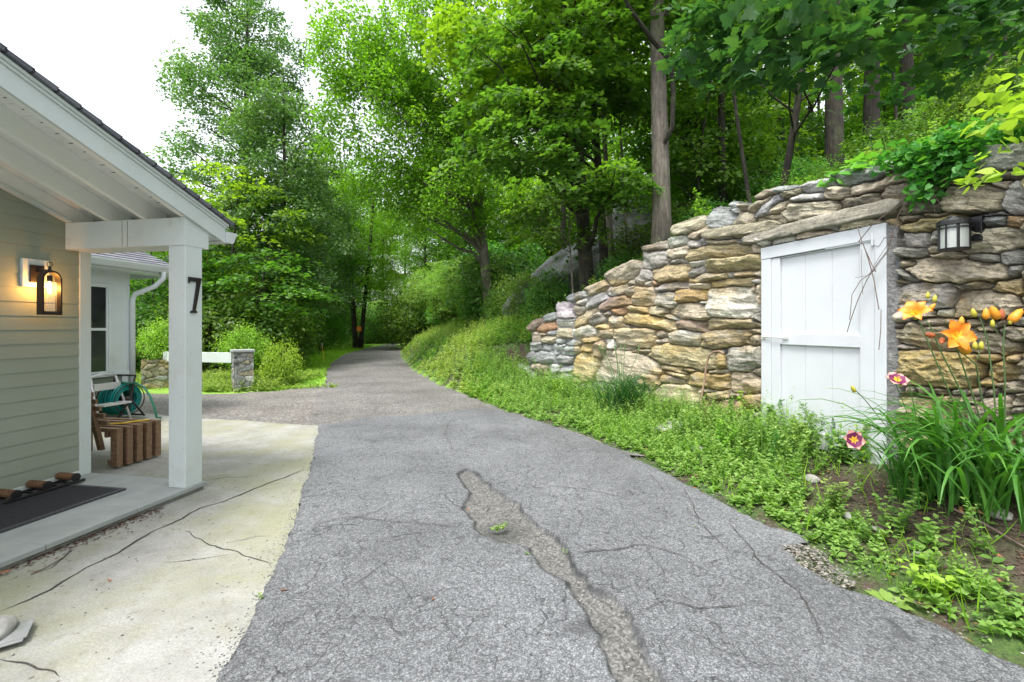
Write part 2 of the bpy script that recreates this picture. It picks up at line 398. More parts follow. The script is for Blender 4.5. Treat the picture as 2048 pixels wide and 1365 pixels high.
A_new = asphalt_mat('new_asphalt', (.084, .088, .095), (.130, .135, .144), (.225, .232, .243), worn=True, cracks=.75, size=170)
A_old = asphalt_mat('old_asphalt', (.09, .088, .086), (.145, .14, .136), (.27, .26, .25), .08, .9, 90)
A_grav = asphalt_mat('gravel', (.085, .08, .077), (.15, .142, .137), (.29, .28, .26), .2, .3, 60)
# gravel court in front of the gate
court = [px2g(*p) for p in [(700, 890), (700, 800), (645, 772), (560, 782), (480, 787), (400, 789), (330, 788), (250, 786), (150, 785)]] + [(-13.5, 7.6), (-7, 4.5)]
tag(sheet('gravel_court', jag(court, .04, .2, 3), .000, A_grav), kind='structure')
# old road curving away
left_e = [px2g(*p) for p in [(620, 880), (630, 800), (648, 772), (652, 745), (665, 725), (690, 709), (740, 695), (790, 686), (812, 681.5)]]
RRoad = [tuple(p) for p in RE[2:-2]]
near_r = [p for p in RRoad if p[1] > 5.2]
tag(sheet('old_road', jag([tuple(p) for p in left_e] + [(-27, 78), (-24, 77)] + [tuple(p) for p in near_r[::-1]] + [(1.6, 5.1)], .05, .25, 4), .004, A_old), kind='structure')

# new asphalt with the broken strip, a real 2 cm lower
NEWP = [(632, 853), (680, 845), (735, 836), (800, 833), (870, 826), (950, 818), (1010, 823), (1075, 843), (1150, 868), (1250, 906), (1350, 957), (1450, 1010), (1540, 1056),
        (1600, 1068), (1625, 1088), (1570, 1100), (1600, 1130), (1690, 1180), (1750, 1196), (1900, 1268), (2048, 1340), (2200, 1420), (2200, 1600), (370, 1600), (430, 1365),
        (488, 1272), (528, 1180), (566, 1080), (588, 1020), (612, 955), (624, 900)]
STRIP = [(918, 947), (938, 938), (975, 962), (1012, 992), (1042, 1008), (1060, 1032), (1086, 1060), (1135, 1098), (1142, 1124), (1188, 1178), (1238, 1200), (1262, 1240), (1282, 1290), (1300, 1330), (1345, 1385), (1400, 1500),
         (1270, 1500), (1222, 1385), (1205, 1300), (1150, 1215), (1128, 1172), (1090, 1150), (1052, 1100), (985, 1078), (932, 1062), (944, 1040), (926, 1020), (940, 990), (922, 965)]
def sdf(X, Y, P):
    P = np.array(P, float); n = len(P); d = np.full(X.shape, 1e9); ins = np.zeros(X.shape, bool)
    for i in range(n):
        a, b = P[i], P[(i + 1) % n]; e = b - a
        t = np.clip(((X - a[0]) * e[0] + (Y - a[1]) * e[1]) / (e @ e), 0, 1)
        d = np.minimum(d, np.hypot(X - a[0] - t * e[0], Y - a[1] - t * e[1]))
        if a[1] != b[1]:
            c = ((a[1] > Y) != (b[1] > Y)) & (X < (b[0] - a[0]) * (Y - a[1]) / (b[1] - a[1]) + a[0]); ins ^= c
    return np.where(ins, -d, d)
def new_asphalt():
    rows = 655 + 1328.6 / np.concatenate([np.arange(1.30, 2.6, .016), np.arange(2.6, 5, .022), np.arange(5, 8.4, .05)])
    xs = np.linspace(-3.6, 3.6, 460)
    Yw = CH * F / (rows - HZ); X, Y = np.meshgrid(xs, Yw); keep = np.abs(X) < Y * 1.4 + 1.2
    NP = [px2g(*p) for p in NEWP]; SP = [px2g(*p) for p in STRIP]
    wx = .035 * fbm(X * 13, Y * 13, 1) + .05 * fbm(X * 2.2, Y * 2.2, 11); wy = .035 * fbm(X * 13, Y * 13, 2) + .05 * fbm(X * 2.2, Y * 2.2, 12)
    so_ = sdf(X + wx * .8, Y + wy * .8, NP); st = sdf(X + wx, Y + wy, SP)
    st = st + .022 + .03 * np.clip(fbm(X * 5, Y * 5, 27), -1, 1); ins = 1 / (1 + np.exp(np.clip(st / .005, -30, 30)))
    Z = .014 + .006 * fbm(X * .9, Y * .9, 4) - .030 * ins + ins * .006 * fbm(X * 14, Y * 14, 8)
    edge = np.clip(1 - (-so_) / .05, 0, 1); Z = Z - .007 * edge * (so_ < 0)
    worn = np.clip(ins, 0, 1)
    pit = np.clip(1.6 - np.hypot((X - px2g(1005, 1060)[0]) / .13, (Y - px2g(1005, 1060)[1]) / .15) + .6 * fbm(X * 12, Y * 12, 3), 0, 1)
    pit2 = np.clip(1.5 - np.hypot((X - px2g(1165, 1255)[0]) / .10, (Y - px2g(1165, 1255)[1]) / .08) + .8 * fbm(X * 14, Y * 14, 6), 0, 1)
    rim = 1.2 * np.exp(-((st - .006) / .012) ** 2) * np.clip(.75 + .8 * fbm(X * 5, Y * 5, 9), 0, 1)
    rim = np.clip(rim + .55 * np.clip(pit + pit2, 0, 1) + .6 * np.clip(edge, 0, 1) * (so_ > -.05) * np.clip(.6 + fbm(X * 16, Y * 16, 19), 0, 1), 0, 1)
    Z = Z - .008 * np.clip(pit + pit2, 0, 1)
    n, m = X.shape; idx = np.arange(n * m).reshape(n, m); ok = (so_ < 0) & keep
    fm = ok[:-1, :-1] & ok[:-1, 1:] & ok[1:, 1:] & ok[1:, :-1]
    f = np.stack([idx[:-1, :-1], idx[:-1, 1:], idx[1:, 1:], idx[1:, :-1]], -1)[fm]
    V = np.stack([X, Y, Z], -1).reshape(-1, 3)
    V = list(V); V += [(-3.4, 1.31, .012), (3.4, 1.31, .012), (3.4, -8, .012), (-3.4, -8, .012)]; V = np.array(V); q = n * m
    nf = [list(r) for r in f] + [[q + 3, q + 2, q + 1, q]]
    # traced cracks as thin dark debris lines lying in the asphalt
    me = mk_mesh('asphalt_drive', V, nf, True, {'worn': ('FLOAT', np.append(worn.ravel(), [0] * 4)), 'rim': ('FLOAT', np.append(rim.ravel(), [0] * 4))}, [A_new])
    return tag(link('asphalt_drive', me), kind='structure')
AD = new_asphalt()
def crack_geo(lines, z, seed=1):
    V = []; Fs = []; r = random.Random(seed)
    for pts, w in lines:
        P = [px2g(*p) for p in pts]; q = []
        for i in range(len(P) - 1):
            L = np.linalg.norm(P[i + 1] - P[i]); k = max(2, int(L / .025))
            q += [P[i] + (P[i + 1] - P[i]) * j / k for j in range(k)]
        q.append(P[-1]); q = np.array(q); n = len(q)
        T = unit(np.gradient(q, axis=0)); N = np.stack([-T[:, 1], T[:, 0]], -1)
        s = np.arange(n) * .025; off = .03 * fbm(s * 3, s * 0 + seed, seed + 3) + .016 * fbm(s * 14, s * 0, seed + 5)
        wd = w * np.clip(.55 + .9 * vn(s * 9, s * 0 + 3, seed), .1, 1.6) * np.minimum(1, np.minimum(np.arange(n), np.arange(n)[::-1]) / 5 + .1)
        b0 = len(V)
        for i in range(n):
            c = q[i] + N[i] * off[i]
            V.append((*(c + N[i] * wd[i] / 2), z)); V.append((*(c - N[i] * wd[i] / 2), z))
        Fs += [[b0 + 2 * i, b0 + 2 * i + 1, b0 + 2 * i + 3, b0 + 2 * i + 2] for i in range(n - 1)]
        seed += 7
    return np.array(V), Fs
def join_extra(ob, V, Fs, mat):
    """add faces with their own material to a mesh object"""
    bm = bmesh.new(); bm.from_mesh(ob.data); ob.data.materials.append(mat); mi = len(ob.data.materials) - 1
    vs = [bm.verts.new(v) for v in V]
    for f in Fs:
        fc = bm.faces.new([vs[i] for i in f]); fc.material_index = mi
        fc.normal_update()
        if fc.normal.z < 0: fc.normal_flip()
    bm.to_mesh(ob.data); bm.free()
crackm = plain('crack_debris', (.05, .045, .04), .95, var=.6, scale=90)
V_, F_ = crack_geo([([(605, 1060), (700, 1040), (760, 1046), (830, 1050), (930, 1062)], .006), ([(1050, 985), (1120, 975), (1180, 985), (1260, 1000)], .006),
    ([(1140, 1110), (1210, 1108), (1290, 1095), (1380, 1120)], .007), ([(1370, 980), (1400, 1050), (1450, 1100), (1560, 1130)], .005), ([(900, 800 + 45), (890, 870), (905, 905)], .006),
    ([(1262, 1240), (1330, 1210), (1400, 1225), (1490, 1215)], .006), ([(700, 1180), (790, 1120), (860, 1140)], .004), ([(1460, 1050), (1510, 1120), (1600, 1190), (1650, 1290)], .006),
    ([(800, 905), (850, 912), (900, 900), (960, 915)], .004), ([(1300, 950), (1330, 990), (1420, 1010)], .004)], .0225, 5)
join_extra(AD, V_, F_, crackm)
if 0: V_, F_ = crack_geo([([(632, 855), (628, 880), (624, 900), (613, 955), (590, 1020), (568, 1080), (530, 1180), (490, 1272), (432, 1365), (415, 1395)], .030)], .0145, 33)
if 0: join_extra(AD, V_, F_, plain('edge_dirt', (.045, .042, .036), .95, var=.6, scale=60, bmp=.8))
# loose gravel at the drive's right rim
def pebbles(name, pts, size, z0, mat, label=None, kind='stuff', sd=3):
    r = np.random.default_rng(sd); n = len(pts)
    base = np.array([(1, 0, 0), (-.5, .85, 0), (-.6, -.8, 0), (.1, .1, .8), (.5, .8, .3), (.6, -.7, .25)])
    fc = np.array([(0, 4, 3), (4, 1, 3), (1, 2, 3), (2, 5, 3), (5, 0, 3)])
    a = r.uniform(0, 6.28, n); s = size * r.uniform(.5, 1.5, n)
    c, si = np.cos(a), np.sin(a)
    X = base[None] * (1 + .3 * r.normal(size=(n, 6, 3)) * (.5, .5, .3))
    V = np.stack([(X[..., 0] * c[:, None] - X[..., 1] * si[:, None]) * s[:, None] + pts[:, 0:1], (X[..., 0] * si[:, None] + X[..., 1] * c[:, None]) * s[:, None] + pts[:, 1:2], X[..., 2] * s[:, None] * .7 + pts[:, 2:3] + z0], -1)
    f = (fc[None] + (np.arange(n) * 6)[:, None, None]).reshape(-1, 3)
    t = np.repeat(r.random(n), 6)
    return tag(link(name, mk_mesh(name, V.reshape(-1, 3), f, False, {'tint': ('FLOAT', t)}, [mat])), label, kind=kind)
pm_, pnt, pn, pl_, pb = new_mat('pebble_stone')
pl_.new(ramp(pnt, nd(pnt, 'ShaderNodeAttribute', attribute_name='tint').outputs['Fac'], [(0, (.05, .05, .052)), (.5, (.12, .115, .105)), (.88, (.20, .18, .15)), (1, (.34, .32, .28))]).outputs[0], pb.inputs['Base Color']); pb.inputs['Roughness'].default_value = .9

# concrete apron
def concrete_mat():
    m, nt, n, l, b = new_mat('concrete'); co = coords(nt)
    base = ramp(nt, noise(nt, co, 3.2, 6, .65), [(.3, (.22, .22, .205)), (.7, (.34, .34, .325))]).outputs[0]
    moss = ramp(nt, noise(nt, co, .75, 8, .66), [(.43, 0), (.60, .8)]).outputs[0]
    base = mixc(nt, moss, base, (.245, .25, .155))
    fine = ramp(nt, noise(nt, co, 90, 4, .85), [(.3, .70), (.7, 1.28)]).outputs[0]; base = mixc(nt, 1, base, fine, 'MULTIPLY')
    st = ramp(nt, noise(nt, co, 11, 6, .78), [(.54, 0), (.68, .5)]).outputs[0]; base = mixc(nt, st, base, (.15, .145, .10))
    v = nd(nt, 'ShaderNodeTexVoronoi'); v.inputs['Scale'].default_value = 9; v.inputs['Randomness'].default_value = 1; l.new(co, v.inputs['Vector'])
    spk = ramp(nt, v.outputs['Distance'], [(.06, .8), (.10, 0)]).outputs[0]; base = mixc(nt, spk, base, (.10, .09, .07))
    l.new(base, b.inputs['Base Color']); b.inputs['Roughness'].default_value = .85; bump(nt, noise(nt, co, 120, 4, .7), b, .35, .004); return m
CONC = concrete_mat()
MOSSC = concrete_mat()
apron = [px2g(*p) for p in [(640, 853), (560, 849), (480, 842), (400, 839), (330, 833), (280, 826)]] + [(-7.6, 7.7), (-7.0, 1.0), (-7.0, -8), (-1.0, -8), (-1.05, 1.2)] + \
        [px2g(*p) for p in [(440, 1365), (498, 1272), (538, 1180), (576, 1080), (598, 1020), (620, 955), (632, 900)]]
AP = tag(sheet('concrete_apron', jag(apron, .012, .06, 9), .010, CONC, .05), kind='structure')
V_, F_ = crack_geo([([(0, 1229), (60, 1203), (100, 1184), (170, 1140), (235, 1110), (300, 1068), (360, 1041), (400, 1020), (450, 1005), (520, 978), (560, 960), (612, 940)], .014),
    ([(378, 1064), (405, 1085), (440, 1103), (470, 1108), (500, 1122), (545, 1133)], .008), ([(60, 1155), (100, 1140), (150, 1100)], .006),
    ([(465, 1110), (400, 1122), (330, 1128)], .004), ([(405, 898), (470, 885), (560, 868)], .005), ([(400, 965), (450, 958), (520, 955)], .006), ([(545, 1072), (500, 1078), (455, 1092)], .006),
    ([(0, 1320), (50, 1335), (110, 1365)], .012)], .0125, 15)
join_extra(AP, V_, F_, crackm)
# litter line against the porch step, dark grit and fallen leaves
def leafbits(name, pts, size, mat, label, sd=1, kind='stuff'):
    r = np.random.default_rng(sd); n = len(pts); a = r.uniform(0, 6.28, n); s = size * r.uniform(.5, 1.4, n)
    T = np.array([(-1, 0, .05), (0, .4, .0), (1, 0, .25), (0, -.4, .12)])
    V = np.stack([(T[None, :, 0] * np.cos(a)[:, None] - T[None, :, 1] * np.sin(a)[:, None]) * s[:, None] + pts[:, 0:1],
                  (T[None, :, 0] * np.sin(a)[:, None] + T[None, :, 1] * np.cos(a)[:, None]) * s[:, None] + pts[:, 1:2],
                  T[None, :, 2] * s[:, None] * r.uniform(.2, 1.4, (n, 1)) + pts[:, 2:3]], -1)
    return tag(link(name, mk_mesh(name, V.reshape(-1, 3), np.arange(4 * n).reshape(n, 4), mats=[mat])), label, kind=kind)

# ------------------------------------------------------------ the stone wall
C_ = {'g': (.255, .262, .262), 'w': (.40, .40, .385), 't': (.36, .315, .235), 'y': (.38, .30, .16), 'b': (.20, .175, .13), 'o': (.32, .20, .11), 'p': (.30, .22, .17), 'm': (.24, .24, .24), 'Y': (.40, .28, .09)}
Z4 = """110,740,40,18,-40,b|190,695,35,20,-20,g|272,660,50,45,0,w|340,588,45,20,-25,g|440,540,60,28,-25,t|345,660,30,28,0,g|365,615,40,15,-25,g|430,600,65,30,-25,g|590,462,95,42,-25,t|548,545,65,28,-12,g|630,505,30,18,0,g|632,555,35,28,-30,g|555,620,90,30,-12,p|370,705,75,25,-45,t|270,728,50,25,0,w|175,750,48,25,-10,o|105,805,25,25,0,t|150,790,25,12,0,t|180,818,42,25,0,t|205,775,25,13,0,g|265,785,45,25,0,t|375,775,65,35,-15,w|110,860,35,25,0,g|170,862,30,18,0,g|235,862,38,22,0,w|245,832,25,18,0,g|315,838,50,18,5,g|310,880,50,26,0,g|150,920,72,35,0,g|270,930,58,24,0,g|445,705,50,35,-20,g|495,675,35,15,0,g|458,747,50,12,0,y|490,785,45,22,0,t|540,722,45,35,0,t|412,822,48,18,0,y|380,872,35,28,0,y|455,880,38,55,20,p|515,845,32,28,0,w|755,385,70,52,0,g|765,315,65,22,-15,b|695,480,42,48,30,g|720,513,25,20,0,g|850,452,110,48,-10,y|876,290,52,32,-20,w|886,335,60,38,-15,t|876,395,45,16,-15,g|835,383,20,12,0,t|950,200,80,35,-25,t|1005,235,75,30,-20,t|975,292,38,30,-15,w|1025,272,20,32,0,g|1130,155,68,62,0,g|1185,100,22,30,0,g|1250,165,48,48,10,t|1350,80,90,38,-35,t|1230,100,25,20,0,t|1385,170,85,35,0,t|1125,285,75,15,0,t|1228,285,22,18,0,g|1100,340,185,38,-6,y|1312,315,30,40,0,t|1180,405,165,42,-6,y|1005,400,50,18,-10,w|985,445,60,25,-30,g|1045,478,110,20,-8,y|1170,462,18,20,0,g|1262,457,80,20,0,y|1190,505,140,26,-3,y|990,523,62,18,0,w|850,525,78,25,0,g|765,505,25,22,0,o|705,585,70,55,0,t|820,600,55,42,0,w|958,578,92,38,-3,Y|1185,615,150,88,3,w|1330,570,25,60,0,t|1020,612,22,14,0,w|957,668,105,48,5,t|765,662,48,30,0,w|665,657,60,25,5,y|565,665,40,22,0,o|735,722,140,40,8,y|630,742,35,10,0,g|850,698,40,14,5,g|955,738,80,28,3,p|1180,733,165,30,0,y|1315,775,40,18,0,t|650,810,125,62,0,t|800,795,25,25,-30,g|800,828,45,20,-20,g|925,812,85,45,5,w|1160,817,140,52,-3,y|1310,822,40,35,-30,t|1035,840,30,22,20,t|1240,850,40,18,-25,g|910,912,190,65,8,y|700,880,60,14,0,y|590,862,55,14,0,t|745,955,35,18,20,g|380,970,70,80,20,y|620,985,185,95,10,t|850,975,110,25,15,y|870,1010,75,22,15,y|925,985,70,18,0,y|1120,930,30,40,-10,Y|1245,915,105,75,0,w|1140,885,30,15,0,g|1085,992,40,12,0,t|855,1035,70,30,12,t|1040,1045,120,48,3,Y|1250,1060,85,60,0,t|1030,1095,60,20,5,w|880,1130,125,70,-5,t|1090,1130,70,30,-12,y|1200,1120,40,15,10,t|1130,1210,130,75,15,o|60,1000,55,35,30,w|115,965,35,35,0,t|205,980,35,28,0,w|165,990,20,35,0,t|290,975,40,22,0,g|280,1030,50,30,0,g|335,1040,25,25,0,t|1300,1160,40,50,0,t|690,1110,60,50,0,g"""
Z5 = """95,660,70,25,-35,t|190,618,60,18,-10,g|95,720,115,50,-30,g|260,648,55,24,-15,b|180,732,72,38,-20,t|415,605,100,35,-18,w|352,668,102,30,-3,w|545,635,88,42,0,t|370,748,190,62,-3,t|120,810,98,38,0,t|665,535,165,48,-8,g|790,590,205,48,-20,t|875,468,38,22,0,w|980,460,100,32,-15,w|690,700,135,52,-15,b|920,635,120,62,0,t|1080,730,110,40,0,b|1230,540,70,60,0,b|1500,440,240,85,-8,w|1560,525,165,42,-5,b|1395,680,200,95,3,t|1130,775,85,20,0,t|1500,765,110,20,-3,g|1660,680,85,105,20,w|990,805,60,25,0,b|1130,830,190,38,-8,y|1490,820,105,35,-5,g|1655,825,70,45,10,o|1010,925,110,48,3,w|1140,910,50,45,0,w|1510,935,220,80,-3,t|1000,1013,100,35,5,g|1210,1025,120,25,-5,t|1450,1045,120,30,8,g|1640,1030,100,60,0,g|975,1080,75,25,-5,t|1290,1125,330,78,5,t|1660,1120,50,45,0,g|960,1155,85,30,15,g|1430,1200,120,38,-5,g|1270,1215,45,15,0,t|915,1185,35,20,20,t|1600,1225,125,60,0,y|1080,1285,195,85,-3,w|1460,1330,220,95,0,t|30,1140,35,22,0,t|25,1190,30,24,0,w|28,1250,30,30,0,t"""
Z6 = """500,415,395,75,6,t|150,330,60,25,0,m|190,465,85,20,0,m|370,590,275,115,3,Y|870,380,110,50,0,t|800,600,105,60,0,y|860,700,100,35,0,t|500,770,220,30,3,t|250,870,170,110,0,t|500,880,150,100,0,t|750,830,120,80,0,t|330,1010,150,60,0,y|600,1020,150,70,0,t|850,1000,120,100,0,t"""
stones = []
for txt, ox, oy, sc in ((Z4, 1030, 380, 2.73), (Z5, 1500, 180, 3.102), (Z6, 1740, 540, 2.967)):
    for e in txt.split('|'):
        a = e.split(','); v = [float(x) for x in a[:5]]
        stones.append([ox + v[0] / sc, oy + v[1] / sc, v[2] / sc, v[3] / sc, v[4], a[5]])
rs = random.Random(5)
for i, py in enumerate(range(240, 1500, 62)):            # the wall goes on beyond the photo's right edge
    for j in range(2):
        stones.append([2120 + j * 110 + rs.uniform(-25, 25), py + rs.uniform(-10, 10), rs.uniform(52, 75), rs.uniform(26, 36), rs.uniform(-8, 8), rs.choice('tygwtb')])
STN = np.array([s[:5] for s in stones]); 
DOOR = [(1524, 496), (1776, 445), (1776, 1100), (1524, 1000)]
def wall():
    px = np.arange(1040, 2200, 1.8); py = np.arange(245, 1240, 1.8)
    X, Y = np.meshgrid(px, py); n, m = X.shape
    def field(X, Y, T, exps):
        best = np.full(X.shape, 1e9); sec = best.copy(); who = np.zeros(X.shape, int); U = np.zeros(X.shape); Vv = np.zeros(X.shape)
        for k, (cx, cy, hw, hh, an) in enumerate(T):
            sl_ = (slice(max(0, int((cy - 3 * hw - 40 - py[0]) / 1.8)), max(0, int((cy + 3 * hw + 40 - py[0]) / 1.8))), slice(max(0, int((cx - 2.2 * hw - 40 - px[0]) / 1.8)), max(0, int((cx + 2.2 * hw + 40 - px[0]) / 1.8))))
            x = X[sl_] - cx; y = Y[sl_] - cy
            if x.size == 0: continue
            c, s_ = math.cos(R_(an)), math.sin(R_(an)); u = x * c + y * s_; v = -x * s_ + y * c
            p = exps[k]; q = (np.abs(u / hw) ** p + np.abs(v / hh) ** p) ** (1 / p)
            sd = (q - 1) * min(hw, hh)
            b = best[sl_]; s2 = sec[sl_]; w = who[sl_]; uu = U[sl_]; vv = Vv[sl_]
            k1 = sd < b
            s2[:] = np.where(k1, b, np.minimum(s2, sd)); b[:] = np.where(k1, sd, b); w[:] = np.where(k1, k, w); uu[:] = np.where(k1, u, uu); vv[:] = np.where(k1, v, vv)
        return best, sec, who, U, Vv
    wx = 4.0 * fbm(X / 24, Y / 24, 21) + 1.6 * fbm(X / 8, Y / 8, 22); wy = 3.6 * fbm(X / 24, Y / 24, 23) + 1.6 * fbm(X / 8, Y / 8, 24)
    T = STN.copy(); cols = [s[5] for s in stones]
    topy = np.interp(X, TOPPX[:, 0], TOPPX[:, 1])
    indoor = (X > 1524) & (X < 1776) & (Y > 496 - .2032 * (X - 1524))
    r = np.random.default_rng(3)
    for it in range(3):                                   # small wedging stones in the holes between the traced ones
        ex = r.uniform(2.8, 6.5, len(T)); best, sec, who, U, Vv = field(X + wx, Y + wy, T, ex)
        hole = (best > 4.5) & (Y > topy + 14) & ~indoor & (X > 1066)
        new = []
        ii = np.argwhere(hole); r.shuffle(ii)
        taken = []
        for (a, b) in ii:
            x, y, s_ = X[a, b], Y[a, b], best[a, b]
            if all(abs(x - t[0]) > t[2] + 14 or abs(y - t[1]) > t[3] + 6 for t in taken[-400:]):
                hh = min(24, s_ + 5); hw = hh * r.uniform(1.5, 2.6); taken.append((x, y, hw, hh)); new.append([x, y, hw, hh, r.uniform(-12, 8)])
        if not new: break
        T = np.vstack([T, new]); cols += [('g' if x[0] < 1250 and r.random() < .6 else r.choice(list('tytgwb'))) for x in new]
    ex = r.uniform(2.8, 6.5, len(T)); best, sec, who, U, Vv = field(X + wx, Y + wy, T, ex)
    joint = np.clip((sec - best) / 2, 0, 40)
    outer = best
    rise = 1 - np.exp(-joint / 1.05)
    gap = 1 / (1 + np.exp(-(outer - 3.5) / 1.0))
    ns = len(T); tilt = r.normal(size=(ns, 2)) * .026; prot = r.uniform(-.008, .035, ns); bigness = np.sqrt(T[:, 2] * T[:, 3])
    un = U / np.maximum(T[who, 2], 1); vn_ = Vv / np.maximum(T[who, 3], 1)
    ppm = F / wall_xy(X[0])[:, 1][None, :]                # px per metre
    pc_ = r.normal(size=(ns, 5, 2)) * .038; pk_ = r.uniform(.018, .05, (ns, 5)); pl2 = np.min(np.stack([pk_[who, q_] + pc_[who, q_, 0] * (un + .25 * fbm(X / 30, Y / 30, 90 + q_)) + pc_[who, q_, 1] * vn_ for q_ in range(5)]), 0)
    bul = .012 + .8 * np.clip(pl2, -.03, .05) + .006 * np.sqrt(np.clip(1 - .55 * (un ** 2 + vn_ ** 2) / 2, 0, 1))
    strata = .018 * fbm(U / 46 + who * 7.3, Vv / 6.5, 31, 4) + .014 * fbm(U / 14 + who * 3.1, Vv / 10, 37, 4)
    facet = np.abs(fbm(U / 34 + who * 5.7, Vv / 20, 41, 2)) * .06
    disp = -.075 + rise * (.075 + bul + prot[who] + tilt[who, 0] * un + tilt[who, 1] * vn_ - facet) + strata * rise
    disp = disp * (1 - gap) + gap * (-.075 + .01 * fbm(X / 5, Y / 5, 51))
    mort = (X > 1770) & (X < 1800 + 8 * fbm(Y / 30, Y * 0, 55)) & (Y > 452)
    disp = np.where(mort, .012 + .006 * fbm(X / 6, Y / 6, 52), disp)
    colr = np.array([C_[c] for c in cols]); jit = r.normal(size=(ns, 1)) * .09; jc = r.normal(size=(ns, 3)) * .025
    colr = np.clip(colr * (1 + jit + jc), .03, .8)
    Cc = colr[who]
    k_t = np.clip((X - 1200) / 80, 0, 1)[..., None] * .35 * np.clip((Y - 440) / 60, 0, 1)[..., None]; lum = Cc.mean(-1, keepdims=True); Cc = Cc * (1 - k_t) + np.array((1.18, 1.02, .74)) * lum * k_t; Cc = Cc * 1.12
    och = np.clip(fbm(X / 60, Y / 40, 61) * 1.6 + .1, 0, 1)[..., None] * ((Y > 560)[..., None]) * (X > 1150)[..., None]
    pale = np.clip(fbm(X / 22 + who, Y / 14, 63) * 2.0 - .35, 0, 1)[..., None]
    Cc = Cc * (1 - .62 * och) + np.array((.42, .28, .07)) * .62 * och
    Cc = Cc * (1 - .4 * pale) + np.array((.42, .42, .39)) * .4 * pale
    st = (fbm(U / 60 + who * 3.3, Vv / 4.2, 65, 4))[..., None]; Cc = Cc * (1 + .55 * st)
    dirt = (gap[..., None]) ; Cc = Cc * (1 - dirt) + np.array((.06, .055, .045)) * dirt
    Cc = np.where(mort[..., None], np.array(C_['m']) * (1 + .2 * fbm(X / 9, Y / 9, 66)[..., None]), Cc)
    ok = ((best < 3.0) | (Y > topy + 12)) & ~indoor
    left = 1060 + np.interp(Y, [640, 700, 745, 790, 1200], [3, 0, -6, -16, -30]) + 3 * fbm(Y / 14, Y * 0, 70); ok &= (X > left) | (best < 1.5)
    # world
    P2 = wall_xy(px); tan = unit(np.gradient(P2, axis=0)); nor = np.stack([-tan[:, 1], tan[:, 0]], -1)   # towards the road
    nor = np.where((nor @ np.array([-1, -.3]))[:, None] < 0, -nor, nor)
    x = P2[None, :, 0] + nor[None, :, 0] * disp; y = P2[None, :, 1] + nor[None, :, 1] * disp
    z = CH + (HZ - Y) / F * P2[None, :, 1]
    V = np.stack([x, y, z + 0 * x], -1).reshape(-1, 3)
    idx = np.arange(n * m).reshape(n, m)
    fm = ok[:-1, :-1] & ok[:-1, 1:] & ok[1:, 1:] & ok[1:, :-1]
    f = np.stack([idx[:-1, :-1], idx[1:, :-1], idx[1:, 1:], idx[:-1, 1:]], -1)[fm]
    # depth: every open border goes .42 m back
    e = np.concatenate([f[:, [0, 1]], f[:, [1, 2]], f[:, [2, 3]], f[:, [3, 0]]]); key = np.minimum(e[:, 0], e[:, 1]).astype(np.int64) * (n * m) + np.maximum(e[:, 0], e[:, 1])
    _, first, cnt = np.unique(key, return_index=True, return_counts=True); be = e[first[cnt == 1]]
    bv = np.unique(be); back = V[bv].copy(); cN = np.stack([nor[bv % m, 0], nor[bv % m, 1]], -1)
    jit2 = .04 * fbm(bv % m / 12., bv // m / 12., 80)
    back[:, :2] -= cN * (.42 + jit2[:, None]); back[:, 2] -= .02
    mp = np.full(n * m, -1); mp[bv] = n * m + np.arange(len(bv))
    f2 = np.stack([be[:, 1], be[:, 0], mp[be[:, 0]], mp[be[:, 1]]], -1)
    V = np.vstack([V, back]); CA = Cc.reshape(-1, 3); CA = np.vstack([CA, CA[bv] * .9]); UVr = np.stack([U.ravel() * .01, Vv.ravel() * .01, who.ravel() * 1.7], -1); UVr = np.vstack([UVr, UVr[bv]])
    fa = np.vstack([f, f2]); used = np.unique(fa); re = np.zeros(len(V), int); re[used] = np.arange(len(used))
    m_, nt, nn, l, b = new_mat('field_stone')
    at = nd(nt, 'ShaderNodeAttribute', attribute_name='stone'); co = coords(nt)
    sv = nd(nt, 'ShaderNodeAttribute', attribute_name='suv'); mpn = nd(nt, 'ShaderNodeMapping'); mpn.inputs['Scale'].default_value = (.7, 3.2, 1); l.new(sv.outputs['Vector'], mpn.inputs[0])
    sn = noise(nt, mpn.outputs[0], 6, 7, .7, .6); c = mixc(nt, 1, at.outputs['Color'], ramp(nt, sn, [(.32, .5), (.5, 1.0), (.68, 1.45)]).outputs[0], 'MULTIPLY')
    c = mixc(nt, 1, c, ramp(nt, noise(nt, co, 22, 6, .8), [(.3, .6), (.7, 1.35)]).outputs[0], 'MULTIPLY')
    lich = ramp(nt, noise(nt, co, 9, 6, .72), [(.60, 0), (.70, .6)]).outputs[0]; c = mixc(nt, lich, c, (.38, .39, .36))
    l.new(c, b.inputs['Base Color']); b.inputs['Roughness'].default_value = .88
    hh = mixc(nt, .5, sn, noise(nt, co, 25, 7, .8)); bump(nt, hh, b, 1.0, .05)
    col4 = np.hstack([CA, np.ones((len(CA), 1))])
    me = mk_mesh('stonework', V[used], re[fa], False, {'stone': ('FLOAT_COLOR', col4[used]), 'suv': ('FLOAT_VECTOR', UVr[used])}, [m_])
    return me, m_
wme, STONEM = wall()
SW = tag(empty('stone_retaining_wall', (2.82, 5.13, 0)), 'dry laid fieldstone retaining wall with ochre and grey stones around the white cellar door', 'stone wall')
wo = link('stonework', wme, SW); wo.matrix_parent_inverse = SW.matrix_world.inverted(); wo.location = (-2.82, -5.13, 0); wo.matrix_parent_inverse.identity()
# ------------------------------------------------------------ parts helpers
def part(mb, name, mat, parent, bevel=0, smooth=False):
    o = mb.build(name, mat, parent, bevel, smooth)
    if parent is not None and parent.type == 'EMPTY': o.location = -Vector(parent.location)
    return o
